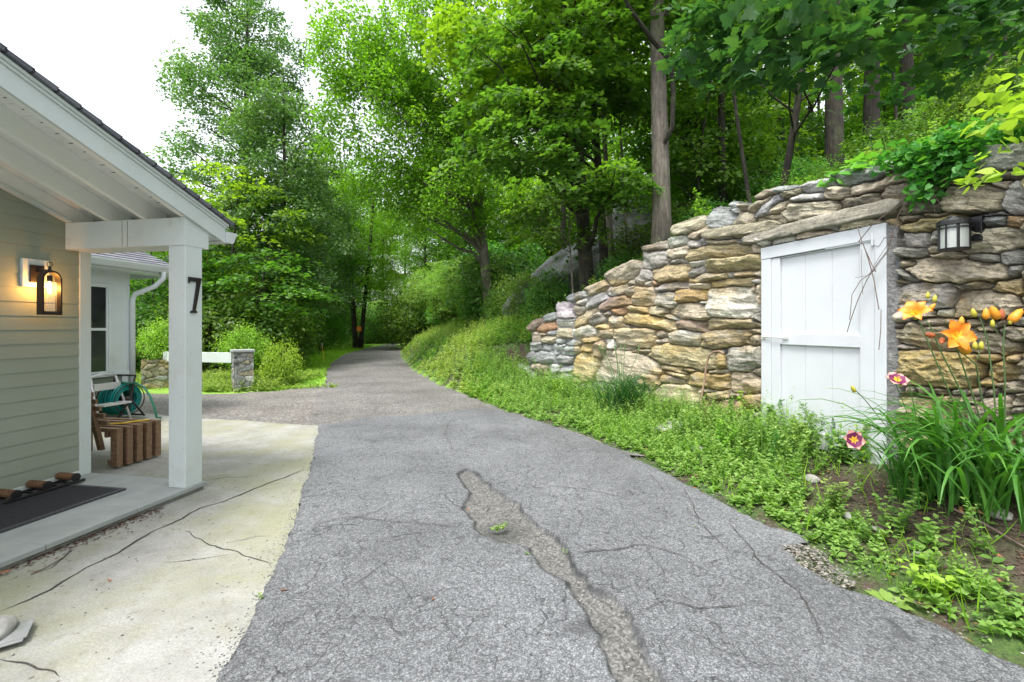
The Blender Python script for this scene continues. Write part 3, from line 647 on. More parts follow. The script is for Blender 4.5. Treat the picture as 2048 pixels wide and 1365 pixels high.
# lintel of the wall: two long slabs over the door
DN = np.array([DV[1], -DV[0]]);
if DN @ np.array([-1, 0]) < 0: DN = -DN
def wframe(): return MB((*PL, 0), (*DV, 0), (*DN, 0))
def udoor(px):
    r = ray(px); return float((r * PL[1] - PL[0]) / (DV[0] - r * DV[1]))
def zdoor(px, py):
    u = udoor(px); return CH + (HZ - py) / F * (PL[1] + DV[1] * u)
def slab(name, px0, py0, px1, py1, h, depth, seed, cols):
    """a long rough slab between two image points of its mid line, on the wall face"""
    n = 60; r = np.random.default_rng(seed)
    pxs = np.linspace(px0, px1, n); P = wall_xy(pxs); zc = CH + (HZ - np.linspace(py0, py1, n)) / F * P[:, 1]
    tan = unit(np.gradient(P, axis=0)); nor = np.stack([-tan[:, 1], tan[:, 0]], -1); nor = np.where((nor @ np.array([-1, -.3]))[:, None] < 0, -nor, nor)
    V = []; k = 18; s = np.cumsum(np.r_[0, np.linalg.norm(np.diff(P, axis=0), axis=1)])
    for j in range(k):
        a = 2 * math.pi * j / k; ca, sa = math.cos(a), math.sin(a)
        cx = math.copysign(abs(ca) ** .35, ca); cz = math.copysign(abs(sa) ** .35, sa)
        hh = h * (1 + .16 * fbm(s * 3, s * 0 + (1 if cz > 0 else 9), seed)) * np.minimum(1, np.minimum(np.arange(n), np.arange(n)[::-1]) / 3 * .4 + .5)
        off = .03 + .045 * cx * 1 + .02 * fbm(s * 5, s * 0 + j * .5, seed + 2) - (.2 if cx < 0 else 0)
        V.append(np.stack([P[:, 0] + nor[:, 0] * (off), P[:, 1] + nor[:, 1] * (off), zc + cz * hh / 2 + .008 * fbm(s * 9, s * 0 + j, seed + 4)], -1))
    V = np.array(V).transpose(1, 0, 2).reshape(-1, 3)
    fs = [[i * k + j, (i + 1) * k + j, (i + 1) * k + (j + 1) % k, i * k + (j + 1) % k] for i in range(n - 1) for j in range(k)] + [list(range(k)), list(range((n - 1) * k, n * k))[::-1]]
    cc = np.array(cols)[None] * (1 + .12 * fbm(V[:, 0] * 4, V[:, 2] * 30, seed)[:, None]); col = np.hstack([cc, np.ones((len(V), 1))])
    suv = np.stack([V[:, 1] * .6, V[:, 2] * 1.2, V[:, 0] * 0 + seed], -1)
    me = mk_mesh(name, V, fs, True, {'stone': ('FLOAT_COLOR', col), 'suv': ('FLOAT_VECTOR', suv)}, [STONEM])
    o = link(name, me, SW); o.location = (-2.82, -5.13, 0); return o
tag(slab('lintel', 1496, 480, 1810, 408, .125, .3, 3, (.36, .33, .27)), 'long flat slab of stone over the door')
tag(slab('lintel', 1412, 470, 1560, 451, .12, .3, 8, (.40, .36, .26)), 'long flat slab left of the door slab')

# ------------------------------------------------------------ cellar door
CDo = tag(empty('cellar_door', (*PL, .24)), 'white painted wooden board door set in the stone retaining wall', 'door')
u1 = udoor(1775); uL = udoor(1543); uR = udoor(1751); zt = 2.35
b = wframe(); b.box(0.0, uL, -.10, .015, .1, zt - .13); b.box(uR, u1, -.10, .015, .1, zt - .13); b.box(0.0, u1, -.10, .02, zt - .13, zt)
part(b, 'door_frame', M['door_white'], CDo, .006)
b = wframe(); zl = zdoor(1563, 668); zl2 = zdoor(1563, 689); pt = zdoor(1558, 517)
pL, pR = udoor(1560), udoor(1721); zTop = zt - .14
b.box(uL + .004, pL, -.05, .006, .27, zTop); b.box(pR, uR - .004, -.05, .006, .27, zTop)
b.box(pL, pR, -.05, .0055, pt, zTop); b.box(pL, pR, -.05, .0055, zl2, zl); b.box(pL, pR, -.05, .0055, .27, .42)
part(b, 'door_rails', M['door_white'], CDo, .005)
b = wframe(); nb = 3
for k in range(nb):
    a0, a1 = pL + (pR - pL) * k / nb, pL + (pR - pL) * (k + 1) / nb; b.box(a0 + .001, a1 - .001, -.06, -.022, .3, pt + .02)
part(b, 'door_panel', M['door_white'], CDo, .003)
b = wframe(); hz_ = zdoor(1700, 488)
b.box(udoor(1652), udoor(1744), .0065, .0125, hz_ - .017, hz_ + .013); b.tube([(udoor(1748), .02, hz_ - .055), (udoor(1748), .02, hz_ + .055)], .012, 8)
b.prism([(udoor(1752), hz_ + .05), (udoor(1760), hz_ + .07), (udoor(1766), hz_ + .03), (udoor(1771), hz_), (udoor(1766), hz_ - .04), (udoor(1760), hz_ - .07), (udoor(1752), hz_ - .05)], 1, .016, .022)
for uu in (1662, 1690, 1722): b.lathe([(.0, .0), (.006, 0)], (udoor(uu), .014, hz_), 6)
part(b, 'strap_hinge', M['door_white'], CDo, .001)
b = wframe(); lz = zdoor(1550, 675)
b.tube([(udoor(1530), .03, lz + .004), (udoor(1545), .035, lz + .004), (udoor(1570), .03, lz - .006)], .007, 6); b.box(udoor(1526), udoor(1534), .015, .03, lz - .02, lz + .02); b.box(udoor(1568), udoor(1578), .0065, .02, lz - .018, lz + .012)
part(b, 'latch', M['alu'], CDo)
# pale stone sill in front of the door
# ------------------------------------------------------------ wall lantern by the door
LT = tag(empty('outdoor_wall_lantern', (*wall_xy(1905), 2.0)), 'dark metal box lantern with frosted glass fixed to the stone wall', 'wall lamp')
def wl_frame(px):
    p = wall_xy(px); return MB((p[0], p[1], 0), (*DV, 0), (*DN, 0))
lp = wall_xy(1937); L0 = lambda py: CH + (HZ - py) / F * lp[1]
zt_, zb_ = L0(446), L0(503); cc = .155
b = wl_frame(1937); b.box(-.02, .10, .0, .045, L0(485), L0(438)); b.box(.02, .06, .045, .10, L0(460), L0(447)); part(b, 'back_plate', M['black'], LT, .004)
b = wl_frame(1937)
b.lathe([(.0, .035), (.035, .033), (.04, .018), (.085, .012), (.098, -.004), (.098, -.03), (.0, -.03)], (0, cc, zt_), 4 * 6)
part(b, 'cap', M['black'], LT)
b = wl_frame(1937); b.lathe([(.0, 0), (.088, 0), (.09, .012), (.0, .012)], (0, cc, zb_), 24)
for k in range(4):
    a = R_(45 + 90 * k); x, y = .082 * math.cos(a), .082 * math.sin(a); b.box(x - .006, x + .006, cc + y - .006, cc + y + .006, zb_ + .01, zt_ - .02)
for zz in (zt_ - .055,): b.lathe([(.084, 0), (.090, 0), (.090, .008), (.084, .008)], (0, cc, zz), 24)
b.box(-.004, .004, cc + .080, cc + .088, zb_ + .01, zt_ - .02)
part(b, 'cage', M['black'], LT)
b = wl_frame(1937); b.lathe([(.0, .01), (.078, .01), (.078, zt_ - zb_ - .03), (.0, zt_ - zb_ - .03)], (0, cc, zb_), 24); part(b, 'glass_shade', M['frost'], LT, smooth=False)

# ------------------------------------------------------------ house in its own frame: P right, A forward, Z up
HA = unit(np.array([.1824, 1.0])); HP = np.array([HA[1], -HA[0]]); HC = np.array([-2.8, 3.9])
def hf(): return MB((*HC, 0), (*HP, 0), (*HA, 0))
def hw(P, A, Z=0): q = HC + HP * P + HA * A; return np.array([q[0], q[1], Z])
HS = tag(empty('house', tuple(hw(-1.27, .2))), 'sage green clapboard house with white trimmed porch and a set back wing with window', 'house')
SZ = .078; SLP = .376
zr = lambda A: 2.403 - SLP * A                             # underside of porch rafters
# porch floor
b = hf()
for a0, a1 in ((-5, -2.4), (-2.397, -1.02), (-1.017, -.43), (-.427, .2)): b.box(-1.27, .02, a0, a1, SZ - .035, SZ)
fl = part(b, 'porch_floor', M['bluestone'], HS, .004)
b = hf(); b.box(-1.27, -.005, -5, .185, -.1, SZ - .0352); fb = b.build('porch_base', plain('rough_slab_edge', (.22, .215, .19), .95, var=.45, scale=9, bmp=1.2), fl)
# front siding wall (boards lap), with corner trim and base trim
b = hf(); ex = .119; z = SZ + .05
while z < 3.8:
    def lim(A): return zr(A) + .12
    # board clipped by the roof: far end where the roof is lower
    Amax = .105; 
    if lim(Amax) < z + ex: Amax = (2.523 - (z + ex)) / SLP
    if Amax > -6: b.prism([(-1.262, z), (-1.270, z + ex + .012), (-1.30, z + ex + .012), (-1.30, z)], 1, -6, Amax)
    z += ex
sd_ = part(b, 'siding_wall', M['siding'], HS)
b = hf(); b.box(-6, -1.31, -6, .18, -.1, 2.45); b.prism([(-6, 2.45), (.18, 2.45), (-6, 4.7)], 0, -6, -1.31)
part(b, 'house_body', M['siding'], HS)
b = hf(); b.box(-1.31, -1.252, .105, .20, SZ, 2.40); b.box(-1.40, -1.31, .175, .2005, SZ, 2.40); part(b, 'corner_board', M['white'], HS, .003)
b = hf(); b.box(-1.30, -1.255, -6, .105, SZ, SZ + .05); part(b, 'base_trim', M['white'], HS, .003)
# post
b = hf(); b.box(-.17, 0, 0, .17, SZ, 2.17); part(b, 'porch_post', M['white'], HS, .004)
b = hf(); b.box(-1.262, .004, -.008, .235, 2.165, 2.403); PB = part(b, 'porch_beam', M['white'], HS, .004)
b = hf(); b.box(-.645, -.640, -.0095, -.0079, 2.168, 2.40); b.box(-.59, -.584, -.0095, -.0079, 2.168, 2.395)
bj = plain('weather_stain', (.22, .20, .13), .9, var=.5, scale=30)
join_extra(PB, np.concatenate(b.V), b.Fc, bj)
b = hf(); rn = random.Random(2)
for k in range(16):
    P0 = rn.choice([-1.22, -.66, -.57, -.14, -.04]) + rn.uniform(-.01, .01); z0 = rn.uniform(2.18, 2.38); b.box(P0, P0 + .005, -.0093, -.0079, z0, z0 + .005)
for k in range(9): z0 = .2 + k * .22; b.box(.0001, .0013, rn.choice([.02, .15]), 0, z0, z0 + .005) if False else b.box(-.15 + .13 * (k % 2), -.145 + .13 * (k % 2), -.0013, .0001, z0, z0 + .005)
join_extra(PB, np.concatenate(b.V), b.Fc, plain('nail_spot', (.10, .07, .045), .9))
# rafters: run along A, falling away
def rafter(P0, P1, dz0=0, dz1=.158, A0=-5.0, A1=.2):
    b = hf(); b.prism([(A0, zr(A0) + dz0), (A1, zr(A1) + dz0), (A1, zr(A1) + dz1), (A0, zr(A0) + dz1)], 0, P0, P1); return b
for Pc in (-.42, -.81): part(rafter(Pc - .022, Pc + .022), 'rafter', M['soffit'], HS, .003)
part(rafter(-1.262, -1.225, .03, .158), 'frieze_board', M['soffit'], HS, .003)
part(rafter(-1.262, -1.205, 0, .032), 'frieze_moulding', M['white'], HS, .006)
fz = rafter(.006, .030, 0, .135, -5, .40); part(fz, 'rake_board', M['white'], HS, .002)
part(rafter(-.045, .004, .002, .158, -5, .2), 'rafter', M['soffit'], HS, .003)
b = rafter(.006, .045, 0.136, .156, -5, .40); b2 = rafter(.006, .060, .157, .180, -5, .41)
b.V += b2.V; b.Fc += [[i + b.n for i in f] for f in b2.Fc]; part(b, 'rake_moulding', M['white'], HS, .005)
# ceiling planks
b = hf(); A = -5.0; w = .098
while A < .3:
    b.prism([(A + .003, zr(A) + .159), (A + w - .0015, zr(A + w) + .159), (A + w - .0015, zr(A + w) + .175), (A + .003, zr(A) + .175)], 0, -1.26, .0); A += w
CEI = part(b, 'ceiling_boards', M['ceiling'], HS)
b = hf(); A = -5.0; k = 0; rr = random.Random(4)
while A < .25:
    for Pc in (-1.1, -.95, -.7, -.55, -.32, -.18):
        q = A + w * .5 + rr.uniform(-.02, .02); P0 = Pc + rr.uniform(-.02, .02)
        if rr.random() < .85: b.prism([(q - .003, zr(q) + .1565), (q + .003, zr(q) + .1565), (q + .003, zr(q) + .161), (q - .003, zr(q) + .161)], 0, P0, P0 + rr.uniform(.05, .11))
    A += w
join_extra(CEI, np.concatenate(b.V), b.Fc, plain('joint_stain', (.12, .12, .11), .9))
# soffit behind the eave and eave fascia
b = hf(); b.prism([(.235, zr(.235) - .02), (.37, zr(.37) + .01), (.37, zr(.37) + .03), (.235, zr(.235) + .03)], 0, -1.6, .0); b.box(-1.6, .004, .372, .40, zr(.37) - .0, zr(.37) + .15); part(b, 'eave_fascia', M['white'], HS, .002)
# roof as a plane of its own
def roof_plane(name, o, ex, ey, w0, w1, h0, h1, th, parent, mat=None, courses=.14):
    """o world origin, ex along the courses, ey up the slope (3d unit vectors)"""
    ex = unit(ex); ey = unit(ey); ez = np.cross(ex, ey)
    b = MB(); k = 0; y = h0; rr = random.Random(3)
    b.box(w0, w1, h0, h1, -th, -.006)
    while y < h1:
        x = w0 - rr.uniform(0, .3)
        while x < w1:
            xe = x + .32; xa, xb = max(x + .004, w0), min(xe - .004, w1)
            if xb > xa: 
                e = rr.uniform(-.006, .006); b.prism([(y + e, .009), (y + e, -.004), (y + courses + .03, -.005), (y + courses + .03, -.001)], 0, xa, xb)
            x = xe
        y += courses; k += 1
    me = mk_mesh(name, np.concatenate(b.V), b.Fc, mats=[mat or M['shingle']])
    ob = link(name, me, parent)
    from mathutils import Matrix
    mt = Matrix(((ex[0], ey[0], ez[0], o[0]), (ex[1], ey[1], ez[1], o[1]), (ex[2], ey[2], ez[2], o[2]), (0, 0, 0, 1)))
    ob.matrix_parent_inverse.identity(); ob.matrix_basis = Matrix.Translation(-Vector(parent.location)) @ mt; return ob
a_up = np.array([*(-HA), SLP]); au = unit(a_up)
roof_plane('porch_roof', hw(0, .45, zr(.45) + .208), np.array([-HP[0], -HP[1], 0]), au, -.085, 6.0, 0, 5.2, .022, HS)
# gutter along the eave, end cap towards the drive
gp = [(.402, 2.36), (.402, 2.262), (.452, 2.255), (.475, 2.275), (.492, 2.325), (.515, 2.345), (.515, 2.36), (.508, 2.36), (.508, 2.35), (.485, 2.33), (.468, 2.28), (.45, 2.262), (.409, 2.268), (.409, 2.36)]
b = hf(); b.prism(gp, 0, -1.6, .050)
b.prism([(.402, 2.36), (.402, 2.258), (.455, 2.251), (.478, 2.272), (.495, 2.322), (.518, 2.342), (.518, 2.36)], 0, .0502, .054); part(b, 'gutter', M['white'], HS, 0)
# ------------------------------------------------------------ wing with the window
WP = -4.14; wa = 2.9; GZ = .72
b = hf(); b.box(-9, WP, .2, wa, -.1, 2.45); b.box(-6, -1.3, .12, .1995, -.1, 2.5); part(b, 'wing_wall', M['siding'], HS)
def on_wing(px): 
    r = ray(px); p0 = hw(WP, 0)[:2]; t = (r * p0[1] - p0[0]) / (HA[0] - r * HA[1]); return float(t)
wy = lambda px, py: CH + (HZ - py) / F * (hw(WP, on_wing(px))[1])
aw = on_wing(222); sill = wy(200, 747)
b = hf(); b.box(WP + .001, WP + .022, on_wing(180) - 1.2, wa + .02, sill, 2.40); part(b, 'wing_panel', M['white'], HS, .002)
b = hf(); b.box(WP + .001, WP + .05, .2, wa + .06, sill - .06, sill - .0); b.box(WP, WP + .03, wa - .09, wa + .03, .0, sill - .06); b.box(-9, WP + .03, wa + .002, wa + .03, -.1, 2.4); part(b, 'wing_trim', M['white'], HS, .003)
z0, z1 = sill + .03, wy(200, 575); zm = (z0 + z1) / 2
wf = MB((*HC, 0), (*HP, 0), (*HA, 0)); a0, a1 = aw - 1.0, aw
wf.box(WP + .022, WP + .05, a1 - .07, a1, z0 - .03, z1 + .06); wf.box(WP + .022, WP + .05, a0 - .07, a0, z0 - .03, z1 + .06); wf.box(WP + .022, WP + .048, a0, a1 - .07, z1, z1 + .06); wf.box(WP + .022, WP + .06, a0, a1 - .07, z0 - .03, z0)
win = part(wf, 'window', M['white'], HS, .003)
b = hf(); b.box(WP + .0225, WP + .026, a0, a1 - .07, z0, z1); b.build('window_pane', M['window_dark'], win)
b = hf(); b.box(WP + .0262, WP + .040, a0, a1 - .071, zm - .02, zm + .02); b.box(WP + .0262, WP + .038, a1 - .10, a1 - .0705, z0, zm - .021); b.box(WP + .0262, WP + .038, a1 - .10, a1 - .0705, zm + .021, z1); b.build('sash', M['white'], win)
ge = 3.46; gz = 2.37
b = hf(); b.box(WP + .02, WP + .30, .2, ge, gz - .02, gz); b.box(WP + .30, WP + .33, .2, ge, gz - .02, gz + .12); b.box(-9, WP + .30, ge - .03, ge, gz - .05, gz + .1); part(b, 'wing_eave', M['white'], HS, .003)
b = hf(); gp2 = [(WP + .331, gz + .13), (WP + .331, gz + .02), (WP + .40, gz + .02), (WP + .445, gz + .10), (WP + .445, gz + .13), (WP + .437, gz + .13), (WP + .395, gz + .028), (WP + .338, gz + .028), (WP + .338, gz + .13)]
b.prism(gp2, 1, .2, ge + .02); b.box(WP + .331, WP + .445, ge + .02, ge + .024, gz + .02, gz + .13); part(b, 'wing_gutter', M['white'], HS)
b = hf(); ax = wa + .05
b.tube([(WP + .38, ge - .25, gz + .03), (WP + .38, ge - .25, gz - .08), (WP + .30, ax + .18, gz - .22), (WP + .08, ax + .03, gz - .36), (WP + .06, ax, gz - .46), (WP + .06, ax, .05)], .04, 10); part(b, 'downspout', M['white'], HS, 0, True)
su = unit(np.array([*(-HP), .42])); roof_plane('wing_roof', hw(WP + .36, 0, gz + .14), np.array([*HA, 0]), su * np.array([1, 1, 1]), .2, ge + .03, 0, 4.0, .03, HS)
b = hf(); b.prism([(WP, 2.4), (-9, 2.4), (-9, 2.4 + 4.4 * .42)], 1, wa - .05, wa + .001); part(b, 'wing_gable', M['white'], HS)

# ------------------------------------------------------------ porch lantern (lit)
LA = -.235; LPx = -1.27
PLn = tag(empty('porch_lantern', tuple(hw(LPx + .15, LA, 1.75))), 'lit bronze arched wall lantern with clear glass beside the sage siding', 'wall lamp')
b = hf(); b.box(LPx - .01, LPx + .03, LA - .10, LA + .09, 1.80, 2.04); part(b, 'mounting_block', M['white'], PLn, .004)
b = hf(); b.box(LPx + .03, LPx + .045, LA - .055, LA + .045, 1.84, 1.99); b.box(LPx + .045, LPx + .17, LA - .015, LA + .015, 1.925, 1.95); part(b, 'wall_plate', M['bronze'], PLn, .003)
cP, cA = LPx + .165, LA; zb, zs = 1.565, 1.86
b = hf(); hwid = .072; t = .012; dep = .032
def band(r0, r1, n=14):
    o_ = [(cA - r1, zb)] + [(cA + r1 * math.cos(R_(180 - a)), zs + r1 * math.sin(R_(180 - a)) * 1.15) for a in np.linspace(0, 180, n)] + [(cA + r1, zb)]
    i_ = [(cA + r0, zb)] + [(cA + r0 * math.cos(R_(a)), zs + r0 * math.sin(R_(a)) * 1.15) for a in np.linspace(0, 180, n)] + [(cA - r0, zb)]
    return o_, i_
o_, i_ = band(hwid - t, hwid)
for k in range(len(o_) - 1):
    q0, q1 = o_[k], o_[k + 1]; j0, j1 = i_[len(i_) - 1 - k], i_[len(i_) - 2 - k]
    Pp = [(cP + s, a_, z_) for s in (-dep, dep) for (a_, z_) in (q0, q1, j1, j0)]
    b.add(Pp, [[0, 1, 2, 3], [7, 6, 5, 4], [0, 4, 5, 1], [1, 5, 6, 2], [2, 6, 7, 3], [3, 7, 4, 0]])
b.box(cP - dep, cP + dep, cA - hwid + .0005, cA + hwid - .0005, zb - .0, zb + .03)
part(b, 'arched_frame', M['bronze'], PLn)
b = hf(); b.tube([(cP, cA, zs + .07), (cP, cA, zs + .115)], .011, 8); part(b, 'top_stem', M['bronze'], PLn)
b = hf(); ring = [(cP + .004 * math.sin(a), cA + .020 * math.cos(a), zs + .135 + .020 * math.sin(a)) for a in np.linspace(0, 2 * math.pi, 18)]; b.tube(ring, .0032, 6); part(b, 'ring', M['bronze'], PLn)
b = hf(); b.lathe([(.044, 0), (.044, .25)], (cP, cA, zb + .03), 24); part(b, 'glass_cylinder', M['glass'], PLn, smooth=True)
b = hf(); b.lathe([(0, 0), (.018, 0), (.018, .05), (0, .05)], (cP, cA, zs - .01), 12); part(b, 'socket', M['bronze'], PLn)
b = hf(); b.lathe([(0, 0), (.008, .006), (.011, .03), (.010, .08), (.005, .10), (0, .1)], (cP, cA, zs - .115), 12); part(b, 'bulb', M['bulb'], PLn, smooth=True)
ll = bpy.data.lights.new('lantern_glow', 'POINT'); ll.energy = 1.5; ll.color = (1, .42, .08); ll.shadow_soft_size = .02
lo = bpy.data.objects.new('lantern_glow', ll); COL.objects.link(lo); lo.parent = PLn; lo.location = Vector(hw(LPx + .10, LA, zs - .06)) - Vector(PLn.location)

# house number on the post
HN = tag(empty('house_number', tuple(hw(.004, .09, 1.59))), 'black metal numeral 7 fixed to the white porch post', 'house number')
b = hf(); a0, a1 = .022, .152; zb, zt2 = 1.585, 1.895
b.prism([(a0, zt2), (a0, zt2 - .052), (a0 + .009, zt2 - .052), (a0 + .018, zt2 - .036), (a0 + .085, zt2 - .036), (a0 + .043, zb + .022), (a0 + .022, zb + .016), (a0 + .018, zb), (a0 + .085, zb), (a0 + .083, zb + .016), (a0 + .070, zb + .022), (a1 - .008, zt2 - .036), (a1, zt2 - .014), (a1, zt2)], 0, .003, .014)
part(b, 'numeral', M['black'], HN, .001)

# door mat
b = hf(); b.box(-1.10, -.47, -1.9, -.15, SZ + .001, SZ + .012)
mt = part(b, 'door_mat', M['rubber'], None, .002); tag(mt, 'black rubber door mat with beaded border on the porch floor', 'door mat')
b = hf(); 
for (x0, x1, y0, y1) in ((-.50, -.46, -1.93, -.12), (-1.13, -1.10, -1.93, -.12), (-1.10, -.50, -.15, -.12)): b.box(x0, x1, y0, y1, SZ + .0015, SZ + .017)
b.build('mat_border', plain('mat_rim', (.05, .05, .055), .6), mt, .003)
# boot scraper
BS = tag(empty('boot_scraper', tuple(hw(-1.13, -.3, SZ))), 'black boot scraper with three brown brush rolls beside the siding', 'boot scraper')
b = hf()
for P0 in (-1.20, -1.05): b.box(P0, P0 + .03, -.58, -.02, SZ + .012, SZ + .034)
for A_ in (-.545, -.46, -.37, -.29, -.2, -.12, -.045): b.box(-1.17, -1.051, A_, A_ + .012, SZ + .014, SZ + .03)
part(b, 'frame', M['black'], BS, .003)
for A_ in (-.50, -.29, -.08):
    b = hf(); n = 14; pr = [(0, 0)] + [(.030 + .004 * math.sin(k * 2.1), k * .185 / n) for k in range(n + 1)] + [(0, .185)]
    bb = MB((*hw(-1.235, A_, SZ + .062),), (0, 0, 1), (*HA, 0), (*HP, 0)); bb.lathe(pr, n=14); o = part(bb, 'brush_roll', M['coir'], BS, 0, True)
    bb = MB((*hw(-1.055, A_, SZ + .06),), (0, 0, 1), (*HA, 0), (*HP, 0)); bb.lathe([(0, 0), (.032, 0), (.036, .016), (.0, .018)], n=14); part(bb, 'end_cap', M['black'], BS)

# ------------------------------------------------------------ slatted bench seen past the corner
BN = tag(empty('slatted_bench', tuple(hw(-1.75, .75))), 'brown wooden slatted bench standing on the concrete behind the house corner', 'bench')
b = hf(); w = .05; Ps, Pe = -2.35, -1.33
fr = [(.50 + k * .105) for k in range(5)]
for A_ in fr: b.box(Ps, Pe, A_, A_ + w + .01, .385, .425)
part(b, 'seat', M['wood'], BN, .004)
for A_ in fr:
    for P0 in (Pe - .085, Ps):
        b = hf(); b.box(P0, P0 + .085, A_, A_ + w + .01, .03, .384); part(b, 'leg', M['wood'], BN, .004)
b = hf(); b.box(Pe - .16, Pe - .12, .50, .98, .33, .384); b.box(Pe - .10 - .02, Pe - .085, .50, .98, .05, .10); part(b, 'crossbar', M['wood'], BN, .003)
b = hf(); 
for k in range(5): 
    z = .47 + k * .075; b.box(Ps, -1.40 - .012 * k, .46 - .028 * k, .485 - .028 * k, z, z + .045)
part(b, 'backrest', M['wood'], BN, .003)
for P0 in (-2.2, -1.56):
    b = hf(); b.prism([(.486, .20), (.530, .20), (.395, .83), (.350, .83)], 0, P0, P0 + .05); part(b, 'back_post', M['wood'], BN, .003)
b = hf(); b.tube([(-1.42, .92, .434), (-1.47, .80, .437), (-1.50, .70, .437), (-1.62, .63, .434), (-1.66, .60, .434)], .008, 6)
tag(part(b, 'yellow_strap', M['yellow'], None), 'yellow strap lying across the bench slats', 'strap')
# hose reel
hc = px2g(243, 842); HR = tag(empty('hose_reel', (hc[0], hc[1], 0)), 'garden hose reel with coiled teal hose behind the wooden bench', 'hose reel')
def rf(): return MB((hc[0], hc[1], 0), (*HP, 0), (*HA, 0))
b = rf()
for k in range(7):
    for j in range(3):
        rad = .16 + .028 * j + .006 * (k % 2); Pk = -.16 + .045 * k
        b.tube([(Pk + .012 * math.sin(a * 1.0 + k), rad * math.cos(a), .34 + rad * math.sin(a) * (1 + .02 * j)) for a in np.linspace(0, 2 * math.pi, 22)], .0145, 6, False)
part(b, 'coiled_hose', M['hose'], HR, 0, True)
b = rf(); b.tube([(.14, 0, .56), (.22, .02, .60), (.36, .05, .53), (.48, .05, .38), (.55, .05, .22), (.60, .05, .06), (.62, .10, .05)], .016, 8); b.tube([(-.15, 0, .55), (.0, -.03, .60), (.18, -.03, .60)], .016, 8); part(b, 'loose_hose', M['hose_g'], HR, 0, True)
b = rf()
for P0 in (-.21, .17):
    b.tube([(P0, -.22, .05), (P0, 0, .34), (P0 - .03, .1, .70)], .014, 8); b.tube([(P0, .22, .05), (P0, 0, .34)], .014, 8)
b.tube([(-.21, -.22, .06), (.17, -.22, .06)], .014, 8); b.tube([(-.21, .22, .06), (.17, .22, .06)], .014, 8); b.tube([(-.24, .1, .70), (.14, .1, .70)], .014, 8); b.tube([(-.21, 0, .34), (.17, 0, .34)], .05, 10)
part(b, 'reel_frame', M['bronze'], HR, 0, True)
for P0 in (-.185, .155):
    b = rf(); bb = MB((*(np.array([hc[0], hc[1], .34]) + np.array([*HP, 0]) * P0),), (0, 0, 1), (*HA, 0), (*HP, 0)); bb.lathe([(.235, 0), (.235, .008), (.222, .008), (.222, 0)], n=28)
    for a in range(4):
        bb.box(-.222, .222, -.008, .008, 0, .006) if a == 0 else None
    part(bb, 'reel_rim', M['bronze'], HR)
# white folding step stool against the wing
b0 = hw(-3.83, 2.3)
ST = tag(empty('folding_step_stool', (b0[0], b0[1], 0)), 'pale folding step stool with grip holes leaning by the wing wall', 'step stool')
def sf(): return MB((b0[0], b0[1], 0), (*HP, 0), (*HA, 0))
b = sf(); 
for A_ in (-.22, .22): b.tube([(.24, A_, .04), (.10, A_ * .92, .40), (.0, A_ * .8, .72)], .017, 8)
b.tube([(.0, -.176, .72), (-.01, 0, .76), (.0, .176, .72)], .02, 8)
for A_ in (-.2, .2): b.tube([(-.2, A_, .04), (.04, A_ * .85, .58)], .013, 8)
part(b, 'frame', M['alu'], ST, 0, True)
b = sf(); b.box(.03, .09, -.19, .19, .52, .62); b.box(.10, .28, -.2, .2, .30, .33); part(b, 'steps', M['alu'], ST, .006)
# ------------------------------------------------------------ garden gate piers and rail
def stone_block(name, cx, cy, w, d, h, rz, parent, seed, cols='gwgt', z0=-.05):
    """rubble pier: a box of small irregular stones as one displaced mesh"""
    n = 26; V = []; fs = []; cl = []
    r = np.random.default_rng(seed); ca, sa = math.cos(rz), math.sin(rz)
    faces = [((-1, -1), (1, -1)), ((1, -1), (1, 1)), ((1, 1), (-1, 1)), ((-1, 1), (-1, -1))]
    m = int(n * h / w)
    seeds = np.stack([r.uniform(0, 4 * w, 90), r.uniform(0, h, 90)], -1)
    cs = np.array([C_[c] for c in r.choice(list(cols), 90)]) * (1 + .15 * r.normal(size=(90, 1)))
    for fi, (p, q) in enumerate(faces):
        b0 = len(V)
        for j in range(m + 1):
            for i in range(n + 1):
                t = i / n; x = (p[0] + (q[0] - p[0]) * t) * w / 2; y = (p[1] + (q[1] - p[1]) * t) * d / 2; z = h * j / m
                s = (fi + t) * w; dd = np.hypot((seeds[:, 0] - s) * .55, seeds[:, 1] - z) + .01 * math.sin(s * 40 + z * 30); o = np.argsort(dd)[:2]; gap = min(1, (dd[o[1]] - dd[o[0]]) / .014)
                nx, ny = (q[1] - p[1]) / 2, -(q[0] - p[0]) / 2; e = -.018 * (1 - gap) + .008 * math.sin(o[0] * 3.1) * gap
                if i in (0, n): e = 0; 
                x += nx * e; y += ny * e
                V.append((cx + x * ca - y * sa, cy + x * sa + y * ca, z0 + z)); cl.append(cs[o[0]] * (.35 + .65 * gap) + .0)
        fs += [[b0 + j * (n + 1) + i, b0 + j * (n + 1) + i + 1, b0 + (j + 1) * (n + 1) + i + 1, b0 + (j + 1) * (n + 1) + i] for j in range(m) for i in range(n)]
    col = np.hstack([np.clip(np.array(cl), .02, .8), np.ones((len(cl), 1))]); V = np.array(V)
    me = mk_mesh(name, V, fs, True, {'stone': ('FLOAT_COLOR', col), 'suv': ('FLOAT_VECTOR', V * .6)}, [STONEM]); o = link(name, me, parent)
    o.location = -Vector(parent.location); return o
g1 = px2g(471, 782) + np.array([.0, .27]); 
GP = tag(empty('gate_pier', (g1[0], g1[1], 0)), 'square grey rubble stone pier with flat cap in front of the bush', 'stone pier', 'stone piers of the garden opening')
stone_block('pier_shaft', g1[0], g1[1], .40, .40, .93, R_(38), GP, 4)
b = MB((*g1, 0), (math.cos(R_(38)), math.sin(R_(38)), 0), (-math.sin(R_(38)), math.cos(R_(38)), 0)); b.box(-.23, .23, -.23, .23, .881, .935); part(b, 'cap_stone', M['bluestone'], GP, .008)
